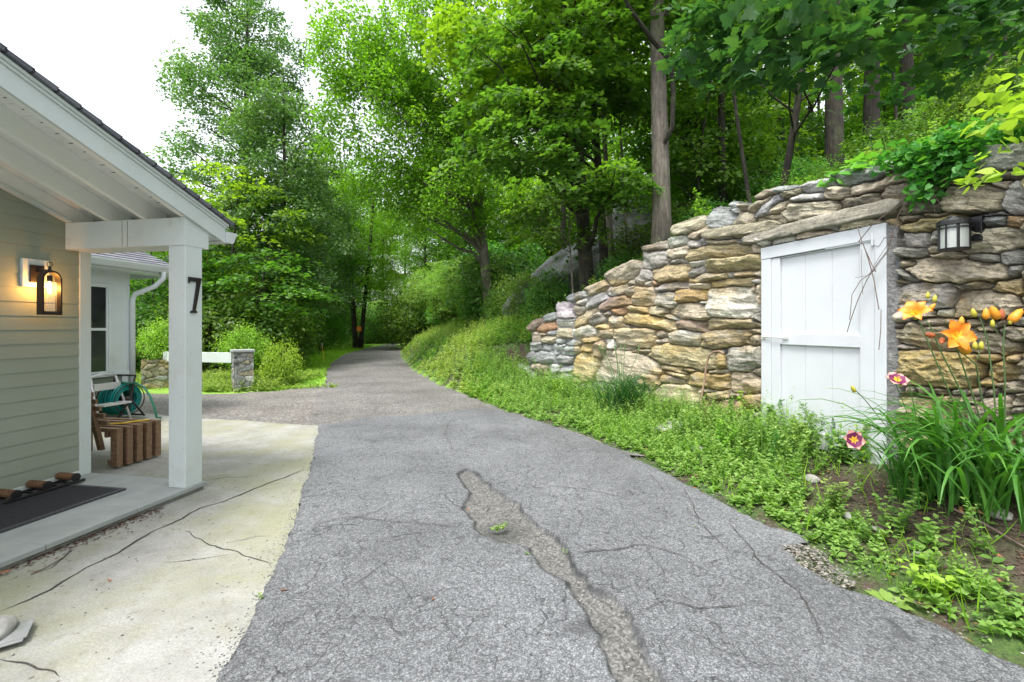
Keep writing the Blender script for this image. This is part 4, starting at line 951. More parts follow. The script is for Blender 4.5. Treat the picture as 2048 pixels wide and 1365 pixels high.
g2 = px2g(292, 777) + np.array([0, .3])
GP2 = tag(empty('gate_pier', (g2[0], g2[1], 0)), 'low tan stone pier under the hanging shrub left of the porch post', 'stone pier', 'stone piers of the garden opening')
stone_block('pier_shaft', g2[0], g2[1], .55, .45, .72, R_(38), GP2, 9, 'ttwy')
e0, e1 = g2 + np.array([.2, .0]), g1 + np.array([-.24, .0]); L = np.linalg.norm(e1 - e0); exr = unit(e1 - e0)
b = MB((*e0, 0), (*exr, 0), (-exr[1], exr[0], 0)); b.box(0, L, -.03, .03, .62, .86)
tag(part(b, 'white_rail', M['white'], None, .006), 'white painted board rail spanning between the two stone piers', 'rail')
# ------------------------------------------------------------ marker stake, posted sign, cane, stones
s0 = G(649, 727); b = MB(); b.tube([(s0[0], s0[1], -.02), (s0[0] - .10, s0[1] - .02, .80)], .014, 8)
stk = part(b, 'driveway_marker', M['yellow'], None); tag(stk, 'thin yellow marker stake on the lawn edge beside the road', 'marker stake')
b = MB(); b.tube([(s0[0] - .085, s0[1] - .017, .68), (s0[0] - .102, s0[1] - .0204, .82)], .018, 8); b.build('marker_top', M['door_white'], stk)
def rough_rock(name, c, size, seed, mat, label, cat, rot=0, flat=.6, sub=4, parent=None, group=None):
    bm = bmesh.new(); bmesh.ops.create_icosphere(bm, subdivisions=sub, radius=1)
    V = np.array([v.co[:] for v in bm.verts]); r = np.random.default_rng(seed)
    N = unit(r.normal(size=(16, 3))); lim = r.uniform(.55, .95, 16)      # cut by planes for facets
    for nn_, L_ in zip(N, lim):
        dp = V @ nn_; V -= np.maximum(dp - L_, 0)[:, None] * nn_ * .9
    k = .08 * fbm(V[:, 0] * 2 + seed, V[:, 1] * 2 + V[:, 2] * 1.7, seed, 5); V *= (1 + k[:, None])
    if sub > 4: V *= (1 + .03 * fbm(V[:, 0] * 9, V[:, 1] * 9 + V[:, 2] * 6, seed + 1, 4))[:, None]
    V *= np.array(size); ca, sa = math.cos(rot), math.sin(rot); V = np.stack([V[:, 0] * ca - V[:, 1] * sa, V[:, 0] * sa + V[:, 1] * ca, V[:, 2]], -1)
    Fs = [[v.index for v in f.verts] for f in bm.faces]; bm.free()
    o = link(name, mk_mesh(name, V, Fs, True, mats=[mat])); o.location = c; tag(o, label, cat, group); return o
M['rock'] = plain('grey_rock', (.27, .28, .28), .9, var=.35, scale=2.5, bmp=.8, dirt=(.08, .10, .05))
M['rock_pale'] = plain('pale_rock', (.27, .27, .25), .9, var=.3, scale=9, bmp=.9, dirt=(.14, .15, .09))
def ledge_mat():
    m, nt, n, l, b = new_mat('ledge_rock'); co = coords(nt, (1, 1, 1), rot=(R_(20), R_(-40), 0)); a = noise(nt, coords(nt, (.5, .5, 2.4), rot=(R_(15), R_(-42), 0)), 1.6, 9, .68, .4)
    c = ramp(nt, a, [(.30, (.02, .02, .02)), (.42, (.12, .123, .125)), (.6, (.25, .255, .26)), (.8, (.38, .38, .37))]).outputs[0]
    mo = ramp(nt, noise(nt, coords(nt), 1.4, 6, .7), [(.50, 0), (.64, .8)]).outputs[0]; c = mixc(nt, mo, c, (.045, .075, .02)); l.new(c, b.inputs['Base Color']); b.inputs['Roughness'].default_value = .9; bump(nt, a, b, 1, .12); return m
rl_ = rough_rock('rock_ledge', (1.85, 14.6, 2.7), (2.9, 1.9, 1.15), 12, ledge_mat(), 'large slanting grey rock ledge on the hillside behind the wall end', 'rock', R_(10), sub=5); rl_.rotation_euler = (0, R_(-38), 0)
rough_rock('rock_ledge', (4.6, 15.5, 4.0), (2.6, 2.0, 1.9), 15, bpy.data.materials['ledge_rock'], 'dark mossy rock ledge behind the tree trunks on the hillside', 'rock', R_(-10), sub=5)
p = G(905, 640); rough_rock('boulder', (p[0] - .1, p[1] + .3, p[2] + .35), (.5, .45, .5), 5, M['rock'], 'grey boulder among shrubs high on the road bank', 'boulder', sub=4)
p = G(940, 650); rough_rock('boulder', (p[0], p[1], p[2] + .15), (.4, .35, .3), 6, M['rock_pale'], 'small pale boulder on the bank below the larger grey one', 'boulder', .5)
p = G(1340, 868); rough_rock('stone_block', (p[0], p[1], p[2] + .06), (.30, .20, .10), 7, M['rock_pale'], 'flat pale stone block in the weeds before the wall', 'stone', .3)
p = G(1395, 905); rough_rock('stone_block', (p[0], p[1], p[2] + .02), (.12, .08, .06), 8, M['rock_pale'], 'pale stone lying just below the flat stone block near the drive edge', 'stone', 1.3, sub=3)
p = px2g(-18, 1290); rough_rock('fieldstone', (p[0], p[1], .05), (.08, .12, .055), 9, M['rock_pale'], 'rounded pale stone at the left edge of the concrete apron', 'stone', .4)
b = MB((p[0] + .02, p[1] - .02, .03), (.8, .6, 0), (-.6, .8, 0)); b.box(-.12, .12, -.10, .10, .003, .010); b.box(-.10, .13, -.08, .07, .0105, .016, (0, .03))
tag(part(b, 'slate_piece', M['rock'], None, .003), 'thin broken slate under the rounded stone on the concrete', 'slate')
for k, (px, py, s, lb) in enumerate([(1400, 936, .035, 'small pale stone at the drive edge below the weeds'), (1362, 922, .04, 'tiny stone left of another at the weedy drive edge'), (1700, 1040, .055, 'brownish round stone in the soil beside the heart leaved seedling'),
        (1755, 1065, .04, 'grey pebble between the two seedlings on the soil'), (1835, 1115, .04, 'pale pebble left of the lime leaved plant'), (2000, 1040, .07, 'pale flat stone on the soil below the daylily'), (1625, 965, .07, 'pale stone showing in the weeds left of the seedling')]):
    p = G(px, py); rough_rock('loose_stone', (p[0], p[1], p[2] + s * .3), (s, s * .8, s * .55), 20 + k, M['rock_pale'], lb, 'stone', k, sub=3)
# walking cane leaning on the wall
pa, pb = G(1400, 830), wall_xy(1425); q = wall_xy(1437); zc = lambda px, py, d: CH + (HZ - py) / F * d
b = MB(); d0 = wall_xy(1402)[1] - .35; pts = []
for px, py, dd in ((1400, 828, -.38), (1403, 795, -.32), (1408, 765, -.26), (1413, 730, -.20), (1418, 712, -.18), (1428, 704, -.18), (1440, 703, -.18), (1448, 708, -.17)):
    d = wall_xy(px)[1] + dd; pts.append((ray(px) * d, d, zc(px, py, d)))
b.tube(pts, .013, 8); tag(part(b, 'walking_cane', M['cane'], None, 0, True), 'bent brown stick with crooked top leaning on the stone wall', 'stick')
# ------------------------------------------------------------ leaves
T_SIMPLE = (np.array([(0, 0, 0), (.42, .30, .05), (1, 0, -.08), (.42, -.30, .05)]), [[0, 1, 2, 3]])
T_OVATE = (np.array([(0, 0, 0), (.22, .26, .05), (.55, .30, .04), (1, 0, -.12), (.55, -.30, .04), (.22, -.26, .05), (.5, 0, -.02)]), [[0, 6, 2, 1], [6, 3, 2], [0, 5, 4, 6], [6, 4, 3]])
_ml = [(0, 0), (.02, .12), (-.05, .42), (.16, .33), (.20, .42), (.34, .62), (.46, .40), (.60, .44), (.66, .22), (.80, .20), (1.05, 0)]
_ml = _ml + [(x, -y) for x, y in _ml[-2:0:-1]]
T_MAPLE = (np.array([(x, y, .06 - .25 * (x - .4) ** 2 - .18 * abs(y)) for x, y in _ml] + [(.38, 0, -.01)]), [[k, (k + 1) % len(_ml), len(_ml)] for k in range(len(_ml))])
T_HEART = (np.array([(.05, 0, 0), (-.10, .22, .05), (.05, .42, .05), (.40, .42, .02), (.75, .22, -.03), (1.05, 0, -.12), (.75, -.22, -.03), (.40, -.42, .02), (.05, -.42, .05), (-.10, -.22, .05), (.45, 0, -.03)]), [[k, (k + 1) % 10, 10] for k in range(10)])
_bl = [(x, w * (1 - x) ** .5 * .035 if x > 0 else .02) for x, w in ((0, 1), (.3, 1), (.6, 1), (.85, .9), (1, 0))]
T_GRASS = (np.array([(0, .02, 0), (0, -.02, 0), (.5, .016, .0), (.5, -.016, .0), (1, 0, -.25)]), [[0, 1, 3, 2], [2, 3, 4]])
def leaf_arrays(P, N, D, S, tmpl):
    """P base points, N normals, D directions, S sizes"""
    D = unit(D - N * np.sum(D * N, -1, keepdims=True)); B = np.cross(N, D); T, fs = tmpl
    V = P[:, None] + S[:, None, None] * (T[None, :, 0:1] * D[:, None] + T[None, :, 1:2] * B[:, None] + T[None, :, 2:3] * N[:, None])
    return V.reshape(-1, 3), len(T), fs
def leaf_mesh(name, groups, mat, extra=None):
    """groups: list of (P,N,D,S,tint,template)"""
    Vs = []; loops = []; tots = []; tn = []; n0 = 0
    for P, N, D, S, t, tm in groups:
        V, k, fs = leaf_arrays(P, N, D, S, tm); Vs.append(V); tn.append(np.repeat(t, k)); n = len(P)
        pat = np.concatenate([np.array(f) for f in fs]); tot = np.array([len(f) for f in fs])
        loops.append((pat[None] + (np.arange(n) * k)[:, None]).ravel() + n0); tots.append(np.tile(tot, n)); n0 += n * k
    V = np.concatenate(Vs).astype(np.float32); L = np.concatenate(loops).astype(np.int32); Tt = np.concatenate(tots).astype(np.int32)
    me = bpy.data.meshes.new(name); me.vertices.add(len(V)); me.vertices.foreach_set('co', V.ravel()); me.loops.add(len(L)); me.loops.foreach_set('vertex_index', L)
    me.polygons.add(len(Tt)); st = np.zeros(len(Tt), np.int32); st[1:] = np.cumsum(Tt)[:-1]; me.polygons.foreach_set('loop_start', st); me.polygons.foreach_set('loop_total', Tt)
    a = me.attributes.new('tint', 'FLOAT', 'POINT'); a.data.foreach_set('value', np.clip(np.concatenate(tn), 0, 1).astype(np.float32)); me.materials.append(mat); me.update(calc_edges=True); return me
def spray(r, C, R, n, size, tm, out=None, tilt=.45, thick=.25, tbias=0.0, dspread=.35):
    """flattish sprays of leaves: C (m,3) centres, R radius, n leaves each"""
    m = len(C); c = np.repeat(C, n, 0); Rr = np.repeat(np.broadcast_to(R, (m,)), n); a = r.uniform(0, 6.283, m * n); q = np.sqrt(r.random(m * n)) * Rr
    sn = unit(np.stack([r.normal(size=m) * dspread, r.normal(size=m) * dspread, np.ones(m)], -1)) if out is None else unit(np.stack([out[:, 0] * .55, out[:, 1] * .55, np.ones(m)], -1) + r.normal(size=(m, 3)) * .2)
    sn = np.repeat(sn, n, 0); e1 = unit(np.cross(sn, np.array([.3, .9, .1]))); e2 = np.cross(sn, e1)
    off = e1 * (q * np.cos(a))[:, None] + e2 * (q * np.sin(a))[:, None]
    P = c + off + sn * (r.normal(size=m * n) * thick * Rr)[:, None]
    P[:, 2] -= (q / Rr) ** 2 * Rr * .22
    N = unit(sn + r.normal(size=(m * n, 3)) * tilt); D = unit(off + r.normal(size=(m * n, 3)) * .35 * Rr[:, None] + 1e-4); D[:, 2] -= .3
    t = .5 + tbias + np.repeat(r.normal(size=m) * .16, n) + r.normal(size=m * n) * .13
    S = size * r.uniform(.65, 1.25, m * n)
    return P, N, unit(D), S, t, tm
def limb_path(a, b, r, sag=.12, n=6, wob=.05):
    a, b = np.array(a, float), np.array(b, float); t = np.linspace(0, 1, n)[:, None]; L = np.linalg.norm(b - a)
    p = a + (b - a) * t; p[:, 2] += (np.sin(t[:, 0] * math.pi) * sag * L); p[1:-1] += r.normal(size=(n - 2, 3)) * wob * L * .5; return p
def make_tree(name, seed, H, tr, blobs, leaf, tm, lm, bm_, lean=(0, 0), nl=60, sr=.65, curve=.25, tilt=.45, stems=1, tbias=0, at=None, thick=.25, fork=None):
    """blobs: (cx,cy,cz,rx,ry,rz,nsprays) in local space; trunk from the origin to H"""
    r = np.random.default_rng(seed)
    root = empty(name); W_ = MB(); trunks = []
    for s_ in range(stems):
        n = 12; t = np.linspace(0, 1, n); a = r.uniform(0, 6.28); k = 0 if stems == 1 else 1
        lx = lean[0] + k * math.cos(a) * H * .10; ly = lean[1] + k * math.sin(a) * H * .10
        p = np.stack([lx * t + curve * .35 * np.sin(t * 3.3 + a) * t + k * .12 * math.cos(a), ly * t + curve * .35 * np.sin(t * 2.7 + a * 2) * t + k * .12 * math.sin(a), H * t - .25 * (1 - t)], -1)
        rr = tr * (1 - .62 * k * .5) * (1 - t * .86) * (1 + .55 * np.exp(-t * H / .35)); W_.tube(p, np.maximum(rr, .008), 12 if tr > .1 else 7); trunks.append((p, rr))
    Cs = []; 
    for (cx, cy, cz, rx, ry, rz, ns) in blobs:
        u = unit(r.normal(size=(ns, 3))); q = r.uniform(.25, 1, ns) ** .5; Cs.append(np.array([cx, cy, cz]) + u * q[:, None] * np.array([rx, ry, rz]))
    C = np.concatenate(Cs)
    nodes = C[r.permutation(len(C))[:max(6, len(C) // 6)]]
    tips = []
    for nd_ in nodes:
        p, rr = trunks[r.integers(len(trunks))]; hor = math.hypot(nd_[0] - np.interp(nd_[2], p[:, 2], p[:, 0]), nd_[1] - np.interp(nd_[2], p[:, 2], p[:, 1]))
        z0 = np.clip(nd_[2] - hor * r.uniform(.25, .7), H * .12, H * .97); a = [np.interp(z0, p[:, 2], p[:, k]) for k in (0, 1)] + [z0]
        rad = np.interp(z0, p[:, 2], rr) * .42; lp_ = limb_path(a, nd_, r, .06); W_.tube(lp_, np.linspace(max(rad, .012), .006, 6), 5, False); tips += list(lp_[2:])
    tips = np.array(tips)
    for c in C:
        dd = np.linalg.norm(tips - c, axis=1); k = np.argmin(dd + (tips[:, 2] > c[2]) * .3)
        if .1 < dd[k] < 4: W_.tube(limb_path(tips[k], c, r, .02, 4, .08), [.010, .007, .005, .003], 3, False)
    o = part(W_, 'trunk', bm_, root, 0, True)
    out = unit(C - np.array([lean[0] * .5, lean[1] * .5, 0]) * 1.0) * np.array([1, 1, 0])
    g = spray(r, C, sr * r.uniform(.7, 1.3, len(C)), nl, leaf, tm, out, tilt, thick, tbias)
    link('crown', leaf_mesh('crown', [g], lm), root)
    if at is not None: root.location = at
    return root
def copy_tree(o, loc, rz, sc, label, cat='tree', group=None):
    c = o.copy(); COL.objects.link(c); c.location = loc; c.rotation_euler = (0, 0, rz); c.scale = (sc, sc, sc) if np.isscalar(sc) else sc
    for ch in list(o.children):
        d = ch.copy(); COL.objects.link(d); d.parent = c
    for k in ('group',):
        if k in c and group is None: del c[k]
    return tag(c, label, cat, group)
def at(px, d, dz=0.0):
    x = ray(px) * d; return (x, d, float(hgt(np.array([x]), np.array([d]))[0]) + dz)

# ------------------------------------------------------------ tree kinds
A1 = make_tree('tall_tree', 11, 15, .20, [(0, 0, 9.5, 3.3, 3.3, 5.2, 230), (.3, .2, 5.2, 2.6, 2.6, 1.8, 50)], .17, T_SIMPLE, M['leaf_a'], M['bark_dark'], nl=75, sr=.62)
A2 = make_tree('tall_tree', 12, 17, .24, [(.2, 0, 11.5, 3.0, 3.0, 5.5, 200), (-.5, .3, 7, 3.0, 2.6, 2.2, 60)], .17, T_SIMPLE, M['leaf_b'], M['bark_dark'], nl=75, sr=.65)
OAK = make_tree('oak_tree', 13, 12.5, .17, [(0, 0, 9.6, 2.1, 2.1, 3.2, 110), (0, 0, 6.2, 2.7, 2.7, 2.6, 120), (0, 0, 3.4, 2.4, 2.4, 1.3, 50)], .135, T_OVATE, M['leaf_o'], M['bark_dark'], nl=95, sr=.55, tilt=.6)
U1 = make_tree('understory_tree', 14, 6.5, .07, [(0, 0, 4.4, 2.1, 2.1, 2.1, 85), (.2, .1, 2.2, 1.6, 1.6, .9, 28)], .13, T_SIMPLE, M['leaf_b'], M['bark_dark'], nl=75, sr=.5, thick=.1, curve=.8)
U2 = make_tree('understory_tree', 15, 5.2, .06, [(0, 0, 3.3, 1.9, 1.9, 1.8, 85)], .13, T_OVATE, M['leaf_d'], M['bark_dark'], nl=65, sr=.5, thick=.12, curve=.8)
S1 = make_tree('shrub', 16, 1.5, .025, [(0, 0, 1.0, 1.2, 1.2, .95, 110)], .10, T_SIMPLE, M['leaf_d'], M['bark_dark'], nl=55, sr=.30, stems=4, thick=.4, tilt=.6)
S2 = make_tree('shrub', 17, 1.4, .025, [(0, 0, .95, 1.15, 1.15, .9, 110)], .085, T_SIMPLE, M['leaf_v'], M['bark_dark'], nl=60, sr=.28, stems=4, thick=.45, tilt=.65)

# left: the tall open tree in front of the sky, and its neighbours
LTREE = make_tree('tall_tree', 21, 17.5, .24, [(-.2, 0, 15.2, 1.8, 1.8, 2.6, 95), (-.2, 0, 12.0, 2.7, 2.5, 2.2, 130), (-.4, 0, 8.6, 3.3, 2.6, 2.3, 110), (.2, 0, 5.2, 2.9, 2.6, 2.1, 80), (-3.0, 0, 12.6, .9, .9, .8, 12), (2.2, 0, 13.7, .7, .8, 1.2, 10)],
                  .125, T_OVATE, M['leaf_o'], M['bark_dark'], nl=100, sr=.50, tilt=.6, at=at(492, 20.5))
tag(LTREE, 'tallest open crowned tree standing against the white sky left of the road', 'tree')
o = OAK; o.location = at(566, 18.5); o.rotation_euler.z = 1.0; o.scale = (.92, .92, .92); tag(o, 'bluish green oak like tree right of the tallest tree, thin dark trunk', 'tree')
copy_tree(OAK, at(640, 27), 2.2, 1.0, 'bluish leafy tree just behind the oak like tree left of the road', group=None)
copy_tree(OAK, at(420, 24), 4.0, (.95, .95, .62), 'bluish leafy tree filling in just right of the porch post', group=None)
copy_tree(U1, at(455, 17.0), .6, (1.35, 1.35, 1.2), 'bright leafy young tree behind the garden bush right of the porch post')
copy_tree(OAK, at(290, 26), 1.2, (.7, .7, .62), 'smaller pale tree showing above the porch roof edge')
copy_tree(OAK, at(230, 22), 3.2, (.55, .55, .50), 'small tree visible between the wing and the porch post')
copy_tree(U2, at(300, 15), 3.2, 1.05, 'dark leafy young tree behind the left stone pier')
copy_tree(U1, at(345, 19), 1.2, 1.2, 'bright young tree seen just left of the porch post')
copy_tree(U2, at(520, 15.8), .4, (1.3, 1.3, .85), 'dark leafy low tree behind the bush beside the grey pier')
copy_tree(U2, at(560, 21), 2.4, 1.2, 'dark young tree at the lawn edge below the oak like tree')
# middle woods: road bend
STEMS = make_tree('multi_stem_tree', 23, 13, .24, [(0, 0, 9, 3.6, 3.2, 3.6, 170), (0, 0, 5.0, 3.0, 2.6, 1.8, 60)], .19, T_SIMPLE, M['leaf_b'], M['bark_dark'], nl=65, sr=.75, stems=5, at=at(716, 31))
tag(STEMS, 'cluster of dark stems at the road bend carrying an orange sign', 'tree')
sg = at(722, 30.2); b = MB(); b.box(sg[0] - .15, sg[0] + .15, sg[1] - .42, sg[1] - .40, 1.2, 1.52)
tag(part(b, 'posted_sign', M['orange_sign'], None, .01), 'small orange square sign on the dark tree stems at the bend', 'sign')
GB = 'woodland trees filling the background'
LB1 = 'tall leafy woodland tree in the mass of trees beyond the road bend'
LB2 = 'tall leafy woodland tree standing in the mass of woods on the hill'
LB3 = 'low leafy sapling in the undergrowth of the wooded hill'
LB4 = 'low leafy shrub in the undergrowth along the road and woods'
A1.location = at(655, 36); A1.rotation_euler.z = .5; tag(A1, LB1, 'tree', GB)
A2.location = at(765, 56); A2.rotation_euler.z = .9; tag(A2, LB1, 'tree', GB)
for px, d, s, k in ((600, 42, .85, 0), (625, 47, .9, 1), (655, 52, 1.05, 0), (705, 49, 1.1, 1), (580, 38, .7, 1), (680, 50, .95, 1), (560, 50, .75, 0), (740, 58, 1.1, 0), (850, 44, 1.0, 0), (900, 44, 1.1, 1), (810, 62, 1.3, 0), (640, 62, .9, 1), (940, 33, 1.0, 0), (880, 56, 1.25, 0), (980, 42, 1.1, 1), (470, 46, .6, 0), (400, 36, .5, 1), (330, 34, .42, 0)):
    copy_tree((A1, A2)[k], at(px, d), rng.uniform(0, 6.28), s * rng.uniform(.94, 1.06), LB1, group=GB)
# the pale leaved tree arching over the road from the right
ARCH = make_tree('arching_tree', 31, 15, .22, [(-3.4, -1.6, 6.6, 2.5, 2.0, 2.6, 190), (-1.4, -1.2, 9.2, 3.2, 2.4, 2.8, 230), (-1.6, -1.4, 4.6, 2.2, 1.8, 1.3, 80), (-4.6, -1.6, 9.4, 1.5, 1.6, 1.4, 70), (0, 0, 12, 3, 3, 3, 60)], .108, T_OVATE, M['leaf_b'], M['bark_grey'], nl=100, sr=.40, tilt=.75, lean=(-1.6, -.5), at=at(985, 17), thick=.5)
tag(ARCH, 'grey trunked tree with small bright leaves arching over the road', 'tree')
# dark maple pair over the ledge
MAP = make_tree('maple_tree', 32, 12, .20, [(-1.6, -1.3, 3.9, 2.0, 1.5, .9, 46), (-1.0, -1.2, 5.4, 2.3, 1.6, 1.0, 56), (-.2, -1.0, 7.2, 2.6, 2.0, 1.3, 60), (.8, .0, 9.5, 3, 2.4, 2, 60), (-.1, -1.6, 2.9, 1.2, .8, .4, 14)], .115, T_MAPLE, M['leaf_d'], M['bark_dark'], nl=84, sr=.52, tilt=.38, lean=(-.9, -.2), at=at(1180, 11.2), thick=.10, tbias=.12)
tag(MAP, 'dark double trunked maple with layered leaves above the stone wall end', 'tree')
MAPb = make_tree('maple_tree', 33, 11, .14, [(-2.4, -1.0, 5.2, 1.6, 1.2, 1.0, 40), (-.8, -.6, 6.8, 2, 1.6, 1.2, 50), (-3.4, -1.0, 6.6, 1.3, 1.2, .9, 32)], .11, T_MAPLE, M['leaf_b'], M['bark_dark'], nl=80, sr=.5, tilt=.4, lean=(-.6, 0), at=at(1215, 12.0), thick=.12)
tag(MAPb, 'slimmer maple with bright yellow green leaves high over the ledge', 'tree')
for px, d, H, tr, ln, lb in ((1228, 12.6, 9, .11, (-.4, 0), 'slim leaning trunk right of the dark maple pair'), (1262, 12.2, 8, .05, (-.5, .2), 'very thin pale sapling stem between the maple and the big grey trunk'), (1150, 10.6, 3.2, .035, (-.1, 0), 'short thin grey stem beside the maple at the wall top'), (1385, 13.5, 12, .13, (-.3, .0), 'slim grey trunk just behind the big straight trunk')):
    t_ = make_tree('slim_tree', int(px), H, tr, [(ln[0] * .8, -.2, H * .78, 1.5, 1.5, H * .22, 30)], .14, T_SIMPLE, M['leaf_d'], M['bark_grey'], nl=55, sr=.45, lean=ln, at=at(px, d), thick=.15); tag(t_, lb, 'tree')
# the big straight trunk
BIGT = make_tree('big_tree', 35, 15, .205, [(.2, 1.2, 9.5, 3, 2.6, 2.6, 90), (1.8, .8, 7.0, 1.6, 1.5, 1.0, 30)], .12, T_MAPLE, M['leaf_d'], M['bark_grey'], nl=66, sr=.6, curve=.15, lean=(-.35, 0), at=at(1326, 9.4), thick=.12)
tag(BIGT, 'big straight grey trunk rising just behind the stone wall', 'tree')
b = MB(); bx, by, bz = BIGT.location; pts = [(bx - .02, by - .21, bz + 2.6), (bx + .10, by - .26, bz + 2.9), (bx + .13, by - .24, bz + 3.6), (bx + .05, by - .30, bz + 4.2), (bx - .35, by - .5, bz + 4.45), (bx - .9, by - .8, bz + 4.9), (bx - 1.4, by - 1.1, bz + 5.6)]
o = part(b if not b.tube(pts, [.04, .05, .05, .05, .045, .035, .02], 8) else b, 'crooked_limb', M['bark_dark'], BIGT, 0, True)
# trunks along the hill on the right (dark, seen against the light woods)
for px, d, tr, H, ln, lb in ((1448, 11.5, .11, 11, (-.2, 0), 'slim trunk left of the leaning sapling on the hill'), (1512, 8.6, .045, 6, (-.75, .1), 'leaning bare sapling behind the wall above the door'), (1558, 15, .17, 14, (.1, 0), 'grey trunk behind the big drooping leaves'), (1670, 10.8, .21, 14, (-.25, 0), 'dark thick trunk above the cellar door'), (1742, 12.5, .22, 14, (.35, .2), 'thick dark leaning trunk right of the one above the door'), (1800, 12.0, .05, 9, (-.5, 0), 'thin bare sapling between two dark trunks'),
        (1822, 13.0, .20, 14, (-.4, 0), 'dark trunk above the leafy vines at the right'), (1930, 17, .16, 13, (0, 0), 'slender trunk deep in the woods at the right'), (1975, 15, .15, 13, (.1, 0), 'forked looking trunk near the right edge of the photo'), (2012, 10.5, .06, 8, (.15, 0), 'thin dark sapling at the far right of the hill'), (1620, 19, .16, 14, (.1, 0), 'far trunk between the two thick dark trunks'), (1490, 18, .15, 13, (0, 0), 'far trunk seen left of the drooping leaves')):
    t_ = make_tree('woodland_tree', int(px) + 3, H, tr, [(ln[0], 0, H * .80, 2.6 if tr > .1 else 1.2, 2.4 if tr > .1 else 1.2, H * .20, 70 if tr > .1 else 20)], .17, T_SIMPLE, M['leaf_d'], M['bark_dark'], nl=60, sr=.62, lean=ln, at=at(px, d), thick=.15); tag(t_, lb, 'tree')
# far woods on the hill
r2 = np.random.default_rng(77)
U1.location = at(1460, 13); tag(U1, LB3, 'sapling', 'saplings in the woods')
U2.location = at(1400, 11.5); tag(U2, LB3, 'sapling', 'saplings in the woods')
for i in range(22):
    px = r2.uniform(1020, 2120); d = r2.uniform(24, 50); s = r2.uniform(.75, 1.1)
    copy_tree((A1, A2)[i % 2], at(px, d, -1.0), r2.uniform(0, 6.28), s, LB2, group='woodland trees on the hill')
for i in range(46):
    px = r2.uniform(1000, 2150); d = r2.uniform(13, 40); s = r2.uniform(.7, 1.5) * (1.3 if d > 25 else 1)
    if 1040 < px < 1260 and d < 17: continue
    copy_tree((U1, U2, U1)[i % 3], at(px, d, -.2), r2.uniform(0, 6.28), s, LB3, 'sapling', 'saplings in the woods')
for i in range(30):                                                   # saplings along the road's far left and right edge
    px = r2.uniform(560, 980); d = r2.uniform(24, 48); x = ray(px) * d
    S_ = float(pdist(np.array([x]), np.array([d]), RE)[0][0])
    if -5.5 < S_ < 1.8: continue
    copy_tree((U1, U2)[i % 2], at(px, d), r2.uniform(0, 6.28), r2.uniform(.8, 1.4), LB1.replace('tall', 'low'), 'sapling', 'saplings beyond the road bend')
# shrubs
def lime(o, m='leaf_y'):
    for ch in o.children:
        if ch.name.startswith('crown'): ch.material_slots[0].link = 'OBJECT'; ch.material_slots[0].material = M[m]
    return o
for px, d, s in ((760, 46, .9), (785, 47, .8), (815, 42, .8), (840, 35, .8), (745, 50, 1.2), (800, 52, 1.3), (865, 29, .8), (700, 44, .8), (895, 24.5, .75), (925, 21, .7), (960, 18.5, .65), (990, 17.5, .6), (830, 55, 1.4), (880, 38, 1.2)):
    lime(copy_tree(U1, at(px, d), r2.uniform(0, 6.28), (s, s, s * .75), 'bright yellow green sapling at the distant road bend', 'sapling', 'bright saplings at the road bend'), 'leaf_w')
S1.location = at(560, 16.5); tag(S1, LB4, 'shrub', 'undergrowth shrubs')
S2.location = at(975, 19.5); tag(S2, LB4, 'shrub', 'undergrowth shrubs')
for px, d, s, k in ((585, 23, 1.3, 0), (620, 28, 1.4, 0), (655, 33, 1.4, 1), (525, 15.5, 1.3, 0), (440, 15.5, 1.5, 0), (410, 14.5, 1.3, 0), (905, 26, 1.3, 1), (1020, 16.4, .9, 1), (1045, 15.2, .9, 0), (1085, 14.0, .8, 0), (1075, 13.4, .8, 0), (1095, 12.8, .7, 1),
        (880, 32, 1.6, 1), (930, 24, 1.5, 0), (1000, 18, 1.6, 0), (1010, 22, 2.0, 1), (820, 30, 1.8, 0), (745, 42, 2.0, 1), (780, 44, 2.0, 1), (700, 46, 2.2, 0), (1250, 11, .6, 1), (1300, 12, .9, 0), (1370, 11, .8, 0), (1420, 10, .7, 1), (1540, 11, .9, 0), (1600, 10, .7, 1), (260, 13.5, 1.2, 0), (330, 15, 1.3, 1), (1120, 13.2, .8, 0), (1900, 9, .8, 1), (1780, 9.5, .7, 0), (1985, 7.5, .7, 0)):
    copy_tree((S1, S2)[k], at(px, d, -.1), r2.uniform(0, 6.28), s, LB4, 'shrub', 'undergrowth shrubs')
BUSH = make_tree('garden_bush', 41, 1.0, .02, [(0, 0, .62, .95, .85, .55, 130)], .075, T_SIMPLE, M['leaf_y'], M['bark_dark'], nl=42, sr=.20, stems=5, thick=.5, tilt=.7, tbias=-.12)
BUSH.location = (*(px2g(532, 776) + np.array([0, .75])), 0); BUSH.scale = (.54, .56, .88); tag(BUSH, 'rounded yellow green bush behind the grey stone pier', 'bush')
copy_tree(BUSH, (g2[0] - .25, g2[1] + .55, .55), 2.1, (.8, .6, .9), 'loose hanging green shrub covering the low tan pier', 'bush')
copy_tree(BUSH, (g2[0] + 1.6, g2[1] + .9, 0.3), 4.1, (.7, .7, 1.0), 'yellow green shrub behind the porch post and white rail', 'bush')

